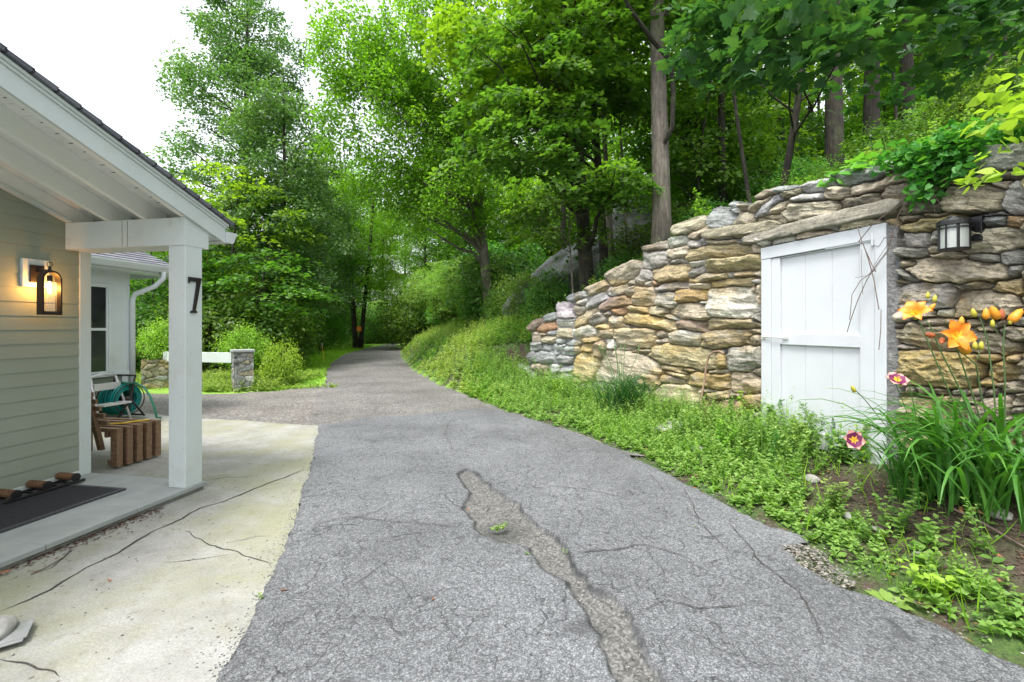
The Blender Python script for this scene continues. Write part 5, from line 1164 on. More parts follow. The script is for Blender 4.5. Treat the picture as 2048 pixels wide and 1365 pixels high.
for k_, (px, d, s) in enumerate(((772, 45, 1.9), (800, 43, 1.6), (820, 40, 1.3), (750, 48, 2.0), (735, 44, 1.4))):
    copy_tree(BUSH, at(px, d, -.2), k_ * 1.3, s, 'low bright lime shrub glowing at the distant road bend', 'shrub', 'lime shrubs at the road bend')
r3 = np.random.default_rng(91)
for k_ in range(16):
    px = (1130, 1165, 1205, 1290, 1350, 1400, 1430, 1475, 1535, 1590, 1640, 1715, 1770, 1865, 1900, 2030)[k_]; d = r3.uniform(15, 30); H_ = r3.uniform(12, 16)
    if k_ < 4: WT = make_tree('slender_tree', 500 + k_, H_, r3.uniform(.09, .16), [(0, 0, H_ * .82, 1.7, 1.7, H_ * .16, 22)], .17, T_SIMPLE, M['leaf_b'], M['bark_dark'], nl=60, sr=.62, lean=(r3.uniform(-.5, .5), 0), at=at(px, d), thick=.15); tag(WT, 'slender dark trunk deep in the hillside woods', 'tree', 'slender trunks in the hillside woods'); TT = (TT if k_ else []) + [WT]
    else: copy_tree(TT[k_ % 4], at(px, d), r3.uniform(0, 6.28), r3.uniform(.85, 1.2), 'slender dark trunk deep in the hillside woods', 'tree', 'slender trunks in the hillside woods')
# the drooping big leaved branch at the upper right
LIN = empty('broad_leaved_tree', at(1560, 6.9)); tag(LIN, 'broad leaved maple with large dark drooping leaves over the wall', 'tree')
r = np.random.default_rng(9); lx, ly, lz = LIN.location; W_ = MB()
tp = limb_path((lx, ly, lz - .3), (lx + .6, ly - .2, lz + 5.5), r, 0, 8, .02); W_.tube(tp, np.linspace(.06, .025, 8), 8)
Cl = []
for px, py, d in ((1400, 60, 6.6), (1450, 110, 6.4), (1500, 160, 6.3), (1470, 30, 6.0), (1560, 60, 5.8), (1560, 130, 5.6), (1640, 30, 5.5), (1640, 110, 5.2), (1700, 70, 5.0), (1720, 10, 5.3), (1800, 20, 5.8), (1850, 80, 6.4), (1920, 20, 6.0), (1990, 30, 5.5), (1960, 90, 6.3), (1760, 120, 6.2), (1520, -40, 5.6), (1700, -60, 5.2), (1900, -50, 5.4), (2040, 60, 5.4), (1390, 130, 7.0), (1500, 90, 5.6), (1600, 5, 5.1), (1810, 60, 5.2), (1830, -20, 5.0), (1440, -10, 6.0), (1950, -20, 5.0), (2030, -30, 4.9)):
    Cl.append((ray(px) * d, d, CH + (HZ - py) / F * d))
Cl = np.array(Cl); sx = []
for c in Cl:
    z0 = min(max(c[2] - .8, lz + 1.2), lz + 5.4); k = np.interp(z0, tp[:, 2], np.arange(8)); a = [np.interp(k, np.arange(8), tp[:, j]) for j in range(3)]
    if len(sx) % 4 == 0: q_ = limb_path(a, c, r, .08); tps = q_[2:] if len(sx) == 0 else np.vstack([tps, q_[2:]]); W_.tube(q_, np.linspace(.018, .004, 6), 5, False)
    else: W_.tube(limb_path(tps[np.argmin(np.linalg.norm(tps - c, axis=1))], c, r, .03), np.linspace(.008, .003, 6), 4, False)
    sx.append(1)
part(W_, 'trunk', M['bark_dark'], LIN, 0, True)
gs = spray(r, np.concatenate([Cl, Cl + r.normal(size=Cl.shape) * .25]), .46, 44, .145, T_MAPLE, None, .30, .12, 0.0)
M['leaf_big'] = leaf_mat('big_leaves', (.025, .085, .03), (.045, .13, .045), (.09, .19, .04), .35, .5, 0)
o = link('crown', leaf_mesh('crown', [gs], M['leaf_big']), LIN); o.location = -LIN.location
# ------------------------------------------------------------ ground plants
def hz3(x, y): return np.stack([x, y, hgt(x, y)], -1)
def weeds(r, base, Hs, m, leaf, tm, tbias=0, up=.5, spreadr=.25, droop=.2):
    """upright leafy weeds: base (n,3), heights, m leaves each"""
    n = len(base); t = np.tile((np.arange(m) + .6) / m, n) ** .8; B = np.repeat(base, m, 0); H = np.repeat(Hs, m); a = np.tile(np.arange(m) * 2.4, n) + np.repeat(r.uniform(0, 6.28, n), m) + r.normal(size=n * m) * .3
    lean = np.repeat(r.normal(size=(n, 2)) * spreadr, m, 0); P = B.copy(); P[:, 0] += lean[:, 0] * H * t ** 1.3; P[:, 1] += lean[:, 1] * H * t ** 1.3; P[:, 2] += H * t
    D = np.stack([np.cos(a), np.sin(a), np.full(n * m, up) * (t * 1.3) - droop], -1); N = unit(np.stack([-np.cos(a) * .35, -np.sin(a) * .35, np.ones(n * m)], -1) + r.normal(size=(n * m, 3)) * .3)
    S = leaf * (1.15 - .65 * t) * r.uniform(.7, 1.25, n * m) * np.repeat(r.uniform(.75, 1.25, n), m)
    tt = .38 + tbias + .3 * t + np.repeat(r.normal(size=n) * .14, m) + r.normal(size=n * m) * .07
    return P, N, unit(D), S, tt, tm
def stems_of(r, base, Hs, w=.003):
    n = len(base); D = np.tile(np.array([[0, 0, 1.]]), (n, 1)) + r.normal(size=(n, 3)) * .12; N = np.stack([np.cos(np.arange(n)), np.sin(np.arange(n)), np.zeros(n)], -1)
    return base, N, unit(D), Hs, np.full(n, .35), (np.array([(0, w / .3, 0), (0, -w / .3, 0), (1, 0, 0)]), [[0, 1, 2]])
def scatter(r, n, x0, x1, y0, y1, cond):
    x = r.uniform(x0, x1, n); y = r.uniform(y0, y1, n); D, _ = pdist(x, y, LINE); S, _ = pdist(x, y, RE)
    k = cond(x, y, D, S, r.random(n)); return x[k], y[k], D[k], S[k]
rg = np.random.default_rng(123)
patch = lambda x, y, s=.7, sd=5: fbm(x / s, y / s, sd, 3)
# A) roadside weed strip before the wall
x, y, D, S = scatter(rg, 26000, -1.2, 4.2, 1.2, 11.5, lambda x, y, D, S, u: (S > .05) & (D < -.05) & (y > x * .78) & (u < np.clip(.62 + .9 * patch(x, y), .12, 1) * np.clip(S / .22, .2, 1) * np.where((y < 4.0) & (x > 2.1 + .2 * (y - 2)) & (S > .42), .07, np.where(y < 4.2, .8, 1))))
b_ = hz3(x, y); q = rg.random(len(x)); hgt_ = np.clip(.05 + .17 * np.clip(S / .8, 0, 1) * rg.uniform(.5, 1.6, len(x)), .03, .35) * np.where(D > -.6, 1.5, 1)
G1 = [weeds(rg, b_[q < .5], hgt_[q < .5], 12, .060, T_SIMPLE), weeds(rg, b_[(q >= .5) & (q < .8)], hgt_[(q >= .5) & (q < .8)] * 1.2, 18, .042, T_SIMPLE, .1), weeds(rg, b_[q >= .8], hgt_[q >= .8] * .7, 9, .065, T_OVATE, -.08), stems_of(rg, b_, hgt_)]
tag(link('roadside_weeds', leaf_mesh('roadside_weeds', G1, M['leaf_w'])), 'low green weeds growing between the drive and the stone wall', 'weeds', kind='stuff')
# low mat of tiny leaves
x, y, D, S = scatter(rg, 120000, -1.5, 4.2, 1.0, 12, lambda x, y, D, S, u: (S > -.02) & (D < .0) & (y > x * .78) & (u < np.clip(.45 + 1.4 * patch(x, y, .4, 9), 0, 1) * np.where((y < 4.0) & (x > 2.1 + .2 * (y - 2)) & (S > .42), .04, 1) * np.clip(S / .3 + .1, 0, 1)))
n = len(x); P = hz3(x, y); P[:, 2] += rg.uniform(.005, .05, n)
tag(link('clover_mat', leaf_mesh('clover_mat', [(P, unit(np.stack([rg.normal(size=n) * .4, rg.normal(size=n) * .4, np.ones(n)], -1)), unit(np.stack([rg.normal(size=n), rg.normal(size=n), np.full(n, .2)], -1)), rg.uniform(.018, .045, n), rg.uniform(.1, .75, n), T_SIMPLE)], M['leaf_w'])), 'low mat of tiny leaves under the taller weeds', 'weeds', kind='stuff')
# B) bank beyond the wall end, both sides of LINE
x, y, D, S = scatter(rg, 40000, -9, 2.2, 9.0, 34, lambda x, y, D, S, u: (S > .05) & (S < 4.2) & (u < np.clip(.55 + .7 * patch(x, y, 1.1, 8), .1, 1) * np.clip(14 / y, .3, 1)) & ~((D < 0) & (x > -.4) & (y < 11) & (D > -1.0)))
b_ = hz3(x, y); hh = np.clip(.12 + .42 * np.clip(S / 1.8, 0, 1) * rg.uniform(.4, 1.2, len(x)), .1, .75)
q = patch(x, y, 1.6, 31) + rg.normal(size=len(x)) * .12
G2 = [weeds(rg, b_[q < .12], hh[q < .12], 15, .085, T_SIMPLE, .05)]
G3 = [weeds(rg, b_[q >= .12], hh[q >= .12], 13, .10, T_SIMPLE, .05)]
tag(link('bank_weeds', leaf_mesh('bank_weeds', G2, M['leaf_w'])), 'bright green weeds covering the road bank beyond the wall', 'weeds', kind='stuff')
tag(link('bank_brambles', leaf_mesh('bank_brambles', G3, M['leaf_v'])), 'darker green leafy growth in patches on the road bank', 'weeds', kind='stuff')
# grassy blades and bigger leaves among the roadside weeds
x, y, D, S = scatter(rg, 30000, -1.2, 4.2, 1.2, 12, lambda x, y, D, S, u: (S > .06) & (D < -.04) & (y > x * .78) & (u < np.clip(.25 + 1.5 * patch(x, y, .5, 44), 0, 1)) & ~((y < 4.0) & (x > 2.1 + .2 * (y - 2)) & (S > .42) & (u > .12)))
n = len(x); P = hz3(x, y); D_ = np.stack([rg.normal(size=n) * .55, rg.normal(size=n) * .55, np.ones(n)], -1)
tag(link('verge_grass', leaf_mesh('verge_grass', [(P, unit(rg.normal(size=(n, 3)) * (1, 1, .2)), unit(D_), rg.uniform(.08, .24, n), rg.uniform(.2, 1, n), (T_GRASS[0] * (1, .9, 1), T_GRASS[1]))], M['grass'])), 'thin grass blades among the weeds before the wall', 'grass', kind='stuff')
x, y, D, S = scatter(rg, 5200, -1.2, 4.2, 1.2, 12, lambda x, y, D, S, u: (S > .12) & (D < -.06) & (y > x * .78) & (u < np.clip(.3 + patch(x, y, .9, 47), 0, 1)) & ~((y < 4.0) & (x > 2.1 + .2 * (y - 2)) & (S > .42) & (u > .03)))
b_ = hz3(x, y); hh = rg.uniform(.10, .46, len(x)) * np.where(D > -.8, 1.25, .6) * np.clip(S / .5, .3, 1); q = rg.random(len(x))
tag(link('taller_weeds', leaf_mesh('taller_weeds', [weeds(rg, b_[q < .35], hh[q < .35], 20, .062, T_OVATE, .05), weeds(rg, b_[q >= .35], hh[q >= .35] * 1.25, 34, .036, T_SIMPLE, .12), stems_of(rg, b_, hh)], M['leaf_w'])), 'taller leafy weeds of mixed kinds before the wall', 'weeds', kind='stuff')
# C) hill ground cover behind the wall
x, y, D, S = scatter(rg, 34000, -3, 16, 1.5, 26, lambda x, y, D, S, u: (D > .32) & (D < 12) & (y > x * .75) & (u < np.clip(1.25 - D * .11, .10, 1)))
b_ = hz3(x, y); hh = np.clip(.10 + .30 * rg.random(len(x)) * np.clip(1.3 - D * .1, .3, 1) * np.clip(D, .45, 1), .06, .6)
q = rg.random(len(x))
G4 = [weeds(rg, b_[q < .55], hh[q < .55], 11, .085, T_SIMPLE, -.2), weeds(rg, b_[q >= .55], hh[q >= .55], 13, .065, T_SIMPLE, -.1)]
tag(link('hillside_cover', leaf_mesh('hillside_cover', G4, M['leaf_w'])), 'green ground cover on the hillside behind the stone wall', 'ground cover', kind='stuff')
x, y, D, S = scatter(rg, 4200, 0, 9, 2, 12, lambda x, y, D, S, u: (D > .34) & (D < 2.4) & (y > x * .75) & (u < .3 + .9 * np.clip(patch(x, y, .8, 66) + .4, 0, 1)))
b_ = hz3(x, y); hh = rg.uniform(.25, .62, len(x)) * np.clip(D, .5, 1)
tag(link('wall_top_weeds', leaf_mesh('wall_top_weeds', [weeds(rg, b_, hh, 26, .055, T_SIMPLE, .1), stems_of(rg, b_, hh)], M['leaf_w'])), 'taller feathery weeds along the top of the stone wall', 'weeds', kind='stuff')
# D) left: verge by the gravel court, lawn blades, woods edge
x = rg.uniform(-11.5, -4.3, 6500); y = rg.uniform(9.6, 16, 6500); e = np.interp(x, [-11.6, -8.6, -6.9, -5.9, -4.7], [11.0, 11.3, 10.35, 10.4, 11.0]); k = (y > e) & ((x < -5.6) | (y < e + .35)) & (y < e + 3.4); x, y = x[k], y[k]
b_ = hz3(x, y); hh = rg.uniform(.06, .28, len(x)) * np.where(x < -5.6, 1, .5)
tag(link('verge_weeds', leaf_mesh('verge_weeds', [weeds(rg, b_, hh, 13, .075, T_SIMPLE, -.05)], M['leaf_w'])), 'low weeds along the edge of the gravel court by the piers', 'weeds', kind='stuff')
x, y, D, S = scatter(rg, 70000, -14, -4.2, 10.6, 36, lambda x, y, D, S, u: (S < -2.4) & (S > -7.5) & (u < np.clip(14 / y, .2, 1)))
RDl = np.array([tuple(p) for p in left_e]); dl, _ = pdist(x, y, RDl); kk = dl < -.03; x, y = x[kk], y[kk]
n = len(x); P = hz3(x, y); D_ = np.stack([rg.normal(size=n) * .4, rg.normal(size=n) * .4, np.ones(n)], -1)
tag(link('lawn_grass', leaf_mesh('lawn_grass', [(P, unit(rg.normal(size=(n, 3)) * (1, 1, .2)), unit(D_), rg.uniform(.05, .11, n) * np.clip(y / 11, 1, 2), rg.uniform(.2, .9, n), (T_GRASS[0] * (1, 2.2, 1), T_GRASS[1]))], M['grass'])), 'short bright lawn grass beside the curving road', 'grass', kind='stuff')
x, y, D, S = scatter(rg, 9000, -22, -4, 13, 45, lambda x, y, D, S, u: (S < -6.2 - .02 * y) & (S > -13) & (x < -6.3) & (y > 11.5 - .25 * (x + 6)))
b_ = hz3(x, y); hh = rg.uniform(.15, .6, len(x)); tag(link('woods_edge_cover', leaf_mesh('woods_edge_cover', [weeds(rg, b_, hh, 12, .13, T_SIMPLE, -.1)], M['leaf_a'])), 'dark low growth at the edge of the woods behind the lawn', 'ground cover', kind='stuff')
x, y, D, S = scatter(rg, 5000, -26, -6, 30, 75, lambda x, y, D, S, u: ((S > .3) & (S < 6)) | ((S < -3.5) & (S > -9)))
b_ = hz3(x, y); hh = rg.uniform(.2, .9, len(x)); tag(link('bend_cover', leaf_mesh('bend_cover', [weeds(rg, b_, hh, 12, .20, T_SIMPLE, .2)], M['leaf_w'])), 'bright low growth around the distant road bend', 'ground cover', kind='stuff')
# pebbles at the rim and grit, litter by the step
x, y, D, S = scatter(rg, 26000, -1.5, 3.2, 1.2, 12, lambda x, y, D, S, u: (S > -.16) & (S < .30) & (u < np.exp(-np.abs(S - .05) / .12)))
pebbles('rim_gravel', np.stack([x, y, np.maximum(hgt(x, y), .0)], -1), .007, .002, pm_, 'loose gravel along the crumbling drive edge')
gp_ = np.array([px2g(*p) for p in [(1480, 1060), (1560, 1085), (1620, 1100), (1665, 1135), (1700, 1165), (1650, 1165), (1580, 1120)]])
x = rg.uniform(1.3, 2.5, 9000); y = rg.uniform(2.3, 3.6, 9000); k = sdf(x, y, gp_) < .05 + .06 * fbm(x * 6, y * 6, 3); x, y = x[k], y[k]
pebbles('gravel_patch', np.stack([x, y, np.maximum(hgt(x, y), .004)], -1), .0075, .004, pm_, 'patch of loose pale gravel where the asphalt has crumbled', sd=8)
sp_ = np.array([px2g(*p) for p in STRIP]); x = rg.uniform(-.6, 1.3, 9000); y = rg.uniform(1.3, 4.4, 9000); k = (sdf(x, y, sp_) < -.02) & (rg.random(9000) < .35); x, y = x[k], y[k]
pebbles('strip_grit', np.stack([x, y, x * 0 - .008], -1), .0045, .002, pm_, 'loose grit in the broken asphalt strip', sd=9)
# grit on the concrete by the asphalt edge
ed = np.array([px2g(*p) for p in [(630, 860), (616, 940), (590, 1020), (556, 1110), (498, 1250), (432, 1365)]]); t = rg.random(1000) ** 1 * 4.99; i = t.astype(int); f = (t - i)[:, None]; pt = ed[i] * (1 - f) + ed[i + 1] * f; pt[:, 0] -= rg.exponential(.035, 1000) * np.where(rg.random(1000) < .2, 4, 1) - .03
pebbles('apron_grit', np.column_stack([pt, np.full(1000, .010)]), .0038, .001, A_new, 'dark grit scattered on the concrete apron', sd=10)
pt = np.column_stack([rg.uniform(-4.2, -.9, 1500), rg.uniform(1.8, 6.2, 1500)]); hp = (pt - HC) @ HP; kk = (sdf(pt[:, 0], pt[:, 1], np.array([tuple(p) for p in apron])) < -.03) & ((hp > .06) | ((pt - HC) @ HA > .25)) & (rg.random(1500) < np.clip(.4 + .8 * fbm(pt[:, 0] * 2, pt[:, 1] * 2, 8), .05, 1)); pt = pt[kk]
pebbles('apron_specks', np.column_stack([pt, np.full(len(pt), .011)]), .0045, .001, pm_, 'scattered small dark specks on the concrete apron', sd=12)
px_ = rg.uniform(0, 330, 900); py_ = 1141 - .385 * px_ + rg.exponential(5, 900); pts = np.array([px2g(a, b) for a, b in zip(px_, py_)])
leafbits('leaf_litter', np.column_stack([pts, np.full(900, .014)]), .011, M['litter'], 'brown leaf litter gathered against the porch step')
x = rg.uniform(2.0, 3.4, 3600); y = rg.uniform(1.9, 4.2, 3600); D, _ = pdist(x, y, LINE); S, _ = pdist(x, y, RE); k = (D < -.05) & (S > .25); x, y = x[k], y[k]
leafbits('soil_mulch', hz3(x, y) + (0, 0, .006), .016, plain('mulch', (.09, .06, .045), .95, var=.6, scale=40), 'brown bark and leaf bits on the soil under the daylilies', sd=4)
x, y, D, S = scatter(rg, 2600, -1, 4.2, 1.2, 11, lambda x, y, D, S, u: (S > .0) & (D < -.05))
leafbits('verge_dead_leaves', hz3(x, y) + (0, 0, .02), .018, M['deadleaf'], 'brown dead leaves caught among the verge weeds', sd=14)
# countable dead leaves
for k, (px, py, z, s, lb) in enumerate([(568, 1181, .016, .022, 'small curled brown leaf on the asphalt near the concrete edge'), (866, 1199, .016, .014, 'tiny brown leaf fragment in the middle of the drive'), (937, 1020, .012, .02, 'reddish leaf in the top of the broken strip'), (219, 1162, .012, .016, 'tiny red brown leaf on the mossy concrete'), (8, 1145, .03, .035, 'curled brown leaf against the porch step at the far left'), (70, 987, .095, .022, 'small tan leaf lying on the black door mat')]):
    p = px2g(px, py, z); bb = MB((p[0], p[1], z), (math.cos(k), math.sin(k), 0), (-math.sin(k), math.cos(k), 0)); bb.add([(-s, 0, .004), (-s * .2, s * .45, 0), (s, 0, .010), (-s * .1, -s * .45, .004), (0, 0, .0)], [[0, 4, 1], [1, 4, 2], [2, 4, 3], [3, 4, 0]])
    tag(part(bb, 'fallen_leaf', M['deadleaf'], None), lb, 'leaf')
for k, (px, py, lb) in enumerate([(1925, 1030, 'curled orange tan dead petal on the soil'), (1955, 1035, 'second pale curled dead petal right of the orange one')]):
    p = G(px, py); bb = MB((p[0], p[1], p[2] + .01), (math.cos(k + 1), math.sin(k + 1), 0), (-math.sin(k + 1), math.cos(k + 1), 0))
    bb.tube([(-.05, 0, .0), (-.02, .012, .015), (.012, .008, .022), (.035, -.012, .012), (.05, -.03, .0)], [.004, .009, .011, .008, .003], 6); tag(part(bb, 'dead_petal', plain('dry_petal', (.50, .26, .12), .7, var=.4), None, 0, True), lb, 'petal')
b = MB((0, 0, .014)); P = [px2g(*p) for p in [(62, 1155), (85, 1145), (108, 1132), (128, 1120), (142, 1103), (150, 1098)]]; b.tube([(p[0], p[1], .004) for p in P], .003, 5)
b.tube([(*px2g(85, 1145), .004), (*px2g(70, 1150), .006), (*px2g(55, 1148), .004)], .002, 5); tag(part(b, 'twig', M['twig'], None), 'thin dry twig lying on the concrete below the porch step', 'twig')
p = G(2010, 1090); b = MB(); b.tube([(p[0] - .05, p[1] + .28, p[2] + .09), (p[0], p[1] + .1, p[2] + .05), (p[0] + .02, p[1] - .14, p[2] + .0)], [.006, .008, .004], 6); tag(part(b, 'twig', M['twig'], None), 'grey stick on the soil at the right edge below the daylily', 'twig')
for k, (a_, b__) in enumerate((((1860, 945), (2040, 955)), ((1880, 965), (1990, 940)), ((1905, 985), (2048, 972)))):
    p, q = G(*a_), G(*b__); b = MB(); b.tube([p + (0, 0, .03), (p + q) / 2 + (0, 0, .05), q + (0, 0, .03)], .005, 5)
    tag(part(b, 'dry_stalk', plain('dry_stalk', (.34, .25, .18), .8), None), ['long dry stalk lying highest under the daylily', 'short dry stalk slanting under the daylily', 'lowest dry stalk on the soil under the daylily'][k], 'stalk')
# small tufts in the drive
for k, (px, py, s, lb) in enumerate([(1003, 1062, .05, 'small green tuft in the middle of the broken asphalt strip'), (1057, 1114, .03, 'tiny green sprout left of the strip lower down'), (1133, 1108, .03, 'tiny green sprout on the right rim of the strip'), (519, 1196, .03, 'tiny green tuft in the joint between concrete and asphalt'), (1388, 1055, .02, 'tiny sprig of green on the asphalt at the right')]):
    p = px2g(px, py, .0); m = 40 if k == 0 else 16; r = np.random.default_rng(k)
    o = link('weed_tuft', leaf_mesh('weed_tuft', [weeds(r, np.array([[0, 0, 0.]] * (m // 8)) + r.normal(size=(m // 8, 3)) * (s * .4, s * .4, 0), np.full(m // 8, s), 8, s * .7, T_SIMPLE)], M['leaf_w'])); o.location = (p[0], p[1], .002); tag(o, lb, 'weed')

# ------------------------------------------------------------ individual garden plants
def plant(name, px, py, label, cat, groups, mat, stems=None, stem_mat=None, off=(0, 0)):
    p = G(px, py); root = tag(empty(name, (p[0] + off[0], p[1] + off[1], p[2])), label, cat); link('leaves', leaf_mesh('leaves', groups, mat), root)
    if stems is not None: o = stems.build('stems', stem_mat or M['stem'], root)
    return root
r = np.random.default_rng(55)
def seedling(px, py, H, nst, leaf, label, mat, tb=0, tm=T_HEART, m=14, name='seedling', spread=.35, off=(0, 0)):
    bs = []; gs = []; W_ = MB()
    for k in range(nst):
        a = r.uniform(0, 6.28); tip = np.array([math.cos(a) * H * spread, math.sin(a) * H * spread, H * r.uniform(.75, 1.05)]); pth = limb_path((0, 0, 0), tip, r, -.03, 7, .05); W_.tube(pth, np.linspace(.004, .0015, 7), 5)
        t = np.linspace(.25, 1, m); P = np.stack([np.interp(t * 6, np.arange(7), pth[:, j]) for j in range(3)], -1); al = np.arange(m) * 2.5 + a
        D = np.stack([np.cos(al), np.sin(al), -.15 + .3 * t], -1); N = unit(np.stack([-.3 * np.cos(al), -.3 * np.sin(al), np.ones(m)], -1) + r.normal(size=(m, 3)) * .15)
        gs.append((P, N, unit(D), leaf * (1.15 - .5 * t) * r.uniform(.8, 1.2, m), .45 + tb + r.normal(size=m) * .12 + .15 * t, tm))
    return plant(name, px, py, label, 'plant', gs, mat, W_, off=off)
seedling(1660, 1035, .26, 6, .055, 'heart leaved seedling with dense bright leaves left of the soil patch', M['leaf_w'])
seedling(1790, 1075, .30, 5, .055, 'taller round leaved seedling standing in the middle of the soil patch', M['leaf_w'], -.12)
seedling(1865, 1190, .14, 8, .075, 'lime green broad leaved plant near the lower right corner', M['leaf_y'], .1, T_OVATE, 7, 'broad_leaf_plant', .9)
def rosette(px, py, n, L, label, mat, tb=0):
    a = np.arange(n) * 2.4; D = np.stack([np.cos(a), np.sin(a), r.uniform(.15, .6, n)], -1); N = unit(np.stack([-np.cos(a) * .5, -np.sin(a) * .5, np.ones(n)], -1))
    tm = (T_OVATE[0] * (1, 1.0, 1), T_OVATE[1]); return plant('rosette_weed', px, py, label, 'weed', [(np.zeros((n, 3)) + D * .02, N, unit(D), L * r.uniform(.7, 1.2, n), .5 + tb + r.normal(size=n) * .1, tm)], mat)
rosette(1780, 1215, 12, .085, 'broad plantain rosette at the drive edge near the bottom right', M['leaf_w'], .05)
rosette(1500, 1012, 12, .08, 'plantain rosette at the drive edge left of the gravel patch', M['leaf_w'])
rosette(1840, 1215, 9, .08, 'plantain rosette between the lime leaved plant and the drive', M['leaf_w'], .1)
def wispy(px, py, H, n, label, mat, leaf=.035, lean=(0, 0), m=46, name='tall_weed', off=(0, 0)):
    gs = []; W_ = MB()
    for k in range(n):
        tip = np.array([lean[0] + r.normal() * .07, lean[1] + r.normal() * .05, H * r.uniform(.7, 1.05)]); pth = limb_path((r.normal() * .03, r.normal() * .03, 0), tip, r, -.02, 8, .04); W_.tube(pth, np.linspace(.0035, .001, 8), 5)
        for j in range(9):
            t0 = .3 + .7 * j / 9; a = r.uniform(0, 6.28); p0 = np.array([np.interp(t0 * 7, np.arange(8), pth[:, q_]) for q_ in range(3)]); Ls = H * .22 * (1.2 - t0) + .03; p1 = p0 + np.array([math.cos(a), math.sin(a), .9]) * Ls * .6
            W_.tube([p0, (p0 + p1) / 2 + (0, 0, -.005), p1], .0011, 3, False); mm = 9; t = r.random(mm)[:, None]; P = p0 + (p1 - p0) * t; al = r.uniform(0, 6.28, mm)
            gs.append((P, unit(r.normal(size=(mm, 3)) * .4 + (0, 0, 1)), unit(np.stack([np.cos(al), np.sin(al), np.full(mm, .4)], -1)), leaf * r.uniform(.5, 1.1, mm), .5 + r.normal(size=mm) * .12, T_SIMPLE))
        mm = m; t = r.uniform(.1, 1, mm); P = np.stack([np.interp(t * 7, np.arange(8), pth[:, q_]) for q_ in range(3)], -1); al = r.uniform(0, 6.28, mm)
        gs.append((P, unit(r.normal(size=(mm, 3)) * .3 + (0, 0, 1)), unit(np.stack([np.cos(al), np.sin(al), np.full(mm, .1)], -1)), leaf * 1.5 * (1.3 - t), .45 + r.normal(size=mm) * .12, T_SIMPLE))
    return plant(name, px, py, label, 'weed', gs, mat, W_, off=off)
wispy(1650, 900, .62, 2, 'tall wispy weed with tiny leaves in front of the white door', M['leaf_v'], .03, (-.22, -.05))
wispy(1712, 890, .42, 2, 'slender feathery weed before the lower right of the door', M['leaf_v'], .028, (-.02, 0))
wispy(1548, 880, .42, 3, 'leafy weed against the left edge of the white door', M['leaf_w'], .045)
wispy(1500, 870, .55, 3, 'taller yellow green weed before the wall left of the door', M['leaf_y'], .05)
wispy(1450, 862, .30, 4, 'short bushy weed before the wall left of the taller one', M['leaf_y'], .05)
wispy(1600, 905, .30, 4, 'bushy weed in front of the middle of the door', M['leaf_w'], .05)
wispy(1690, 930, .34, 4, 'bushy weed below the striped pink lily', M['leaf_w'], .045)
wispy(1410, 500, .75, 3, 'weed with pale seed stalks behind the wall beside the big trunk', M['leaf_y'], .05, (-.1, 0))
wispy(1480, 400, .60, 3, 'tall green weed behind the wall above the long slab', M['leaf_w'], .05, off=(0, .3))
wispy(1240, 545, .55, 4, 'leafy sapling sprout behind the wall left of the big trunk', M['leaf_v'], .06, off=(.1, .4))
wispy(1265, 520, .5, 4, 'second leafy sprout close to the big trunk behind the wall', M['leaf_v'], .06, off=(.1, .4))
seedling(1365, 868, .30, 6, .10, 'maple leaved seedling at the foot of the wall beside the bent stick', M['leaf_w'], .05, T_MAPLE, 7, 'maple_seedling', .7)
seedling(1150, 805, .26, 6, .09, 'dark leafy plant at the foot of the wall left end', M['leaf_d'], 0, T_OVATE, 8, 'leafy_plant', .7)
tw = [wispy(1340, 862, .5, 3, 'tall loose weed standing in the strip at the foot of the stone wall', M['leaf_w'], .04), wispy(1575, 885, .5, 2, 'x', M['leaf_v'], .03, (-.1, 0)), wispy(1120, 800, .45, 3, 'x', M['leaf_y'], .04)]
for k_, (px, py) in enumerate(((1085, 790), (1170, 808), (1205, 815), (1290, 835), (1315, 850), (1385, 862), (1430, 872), (1475, 885), (1520, 895), (1625, 915), (1672, 912), (1740, 925), (1590, 935), (1540, 940), (1450, 915), (1360, 890), (1010, 770), (960, 755), (1050, 775), (1500, 905), (1610, 870), (1735, 900))):
    c_ = copy_tree(tw[k_ % 3], tuple(G(px, py)), k_ * 1.7, .75 + .3 * ((k_ * 7) % 5) / 4, 'tall loose weed standing in the strip at the foot of the stone wall', 'weed', 'tall weeds along the wall foot')
for o in tw: tag(o, 'tall loose weed standing in the strip at the foot of the stone wall', 'weed', 'tall weeds along the wall foot')
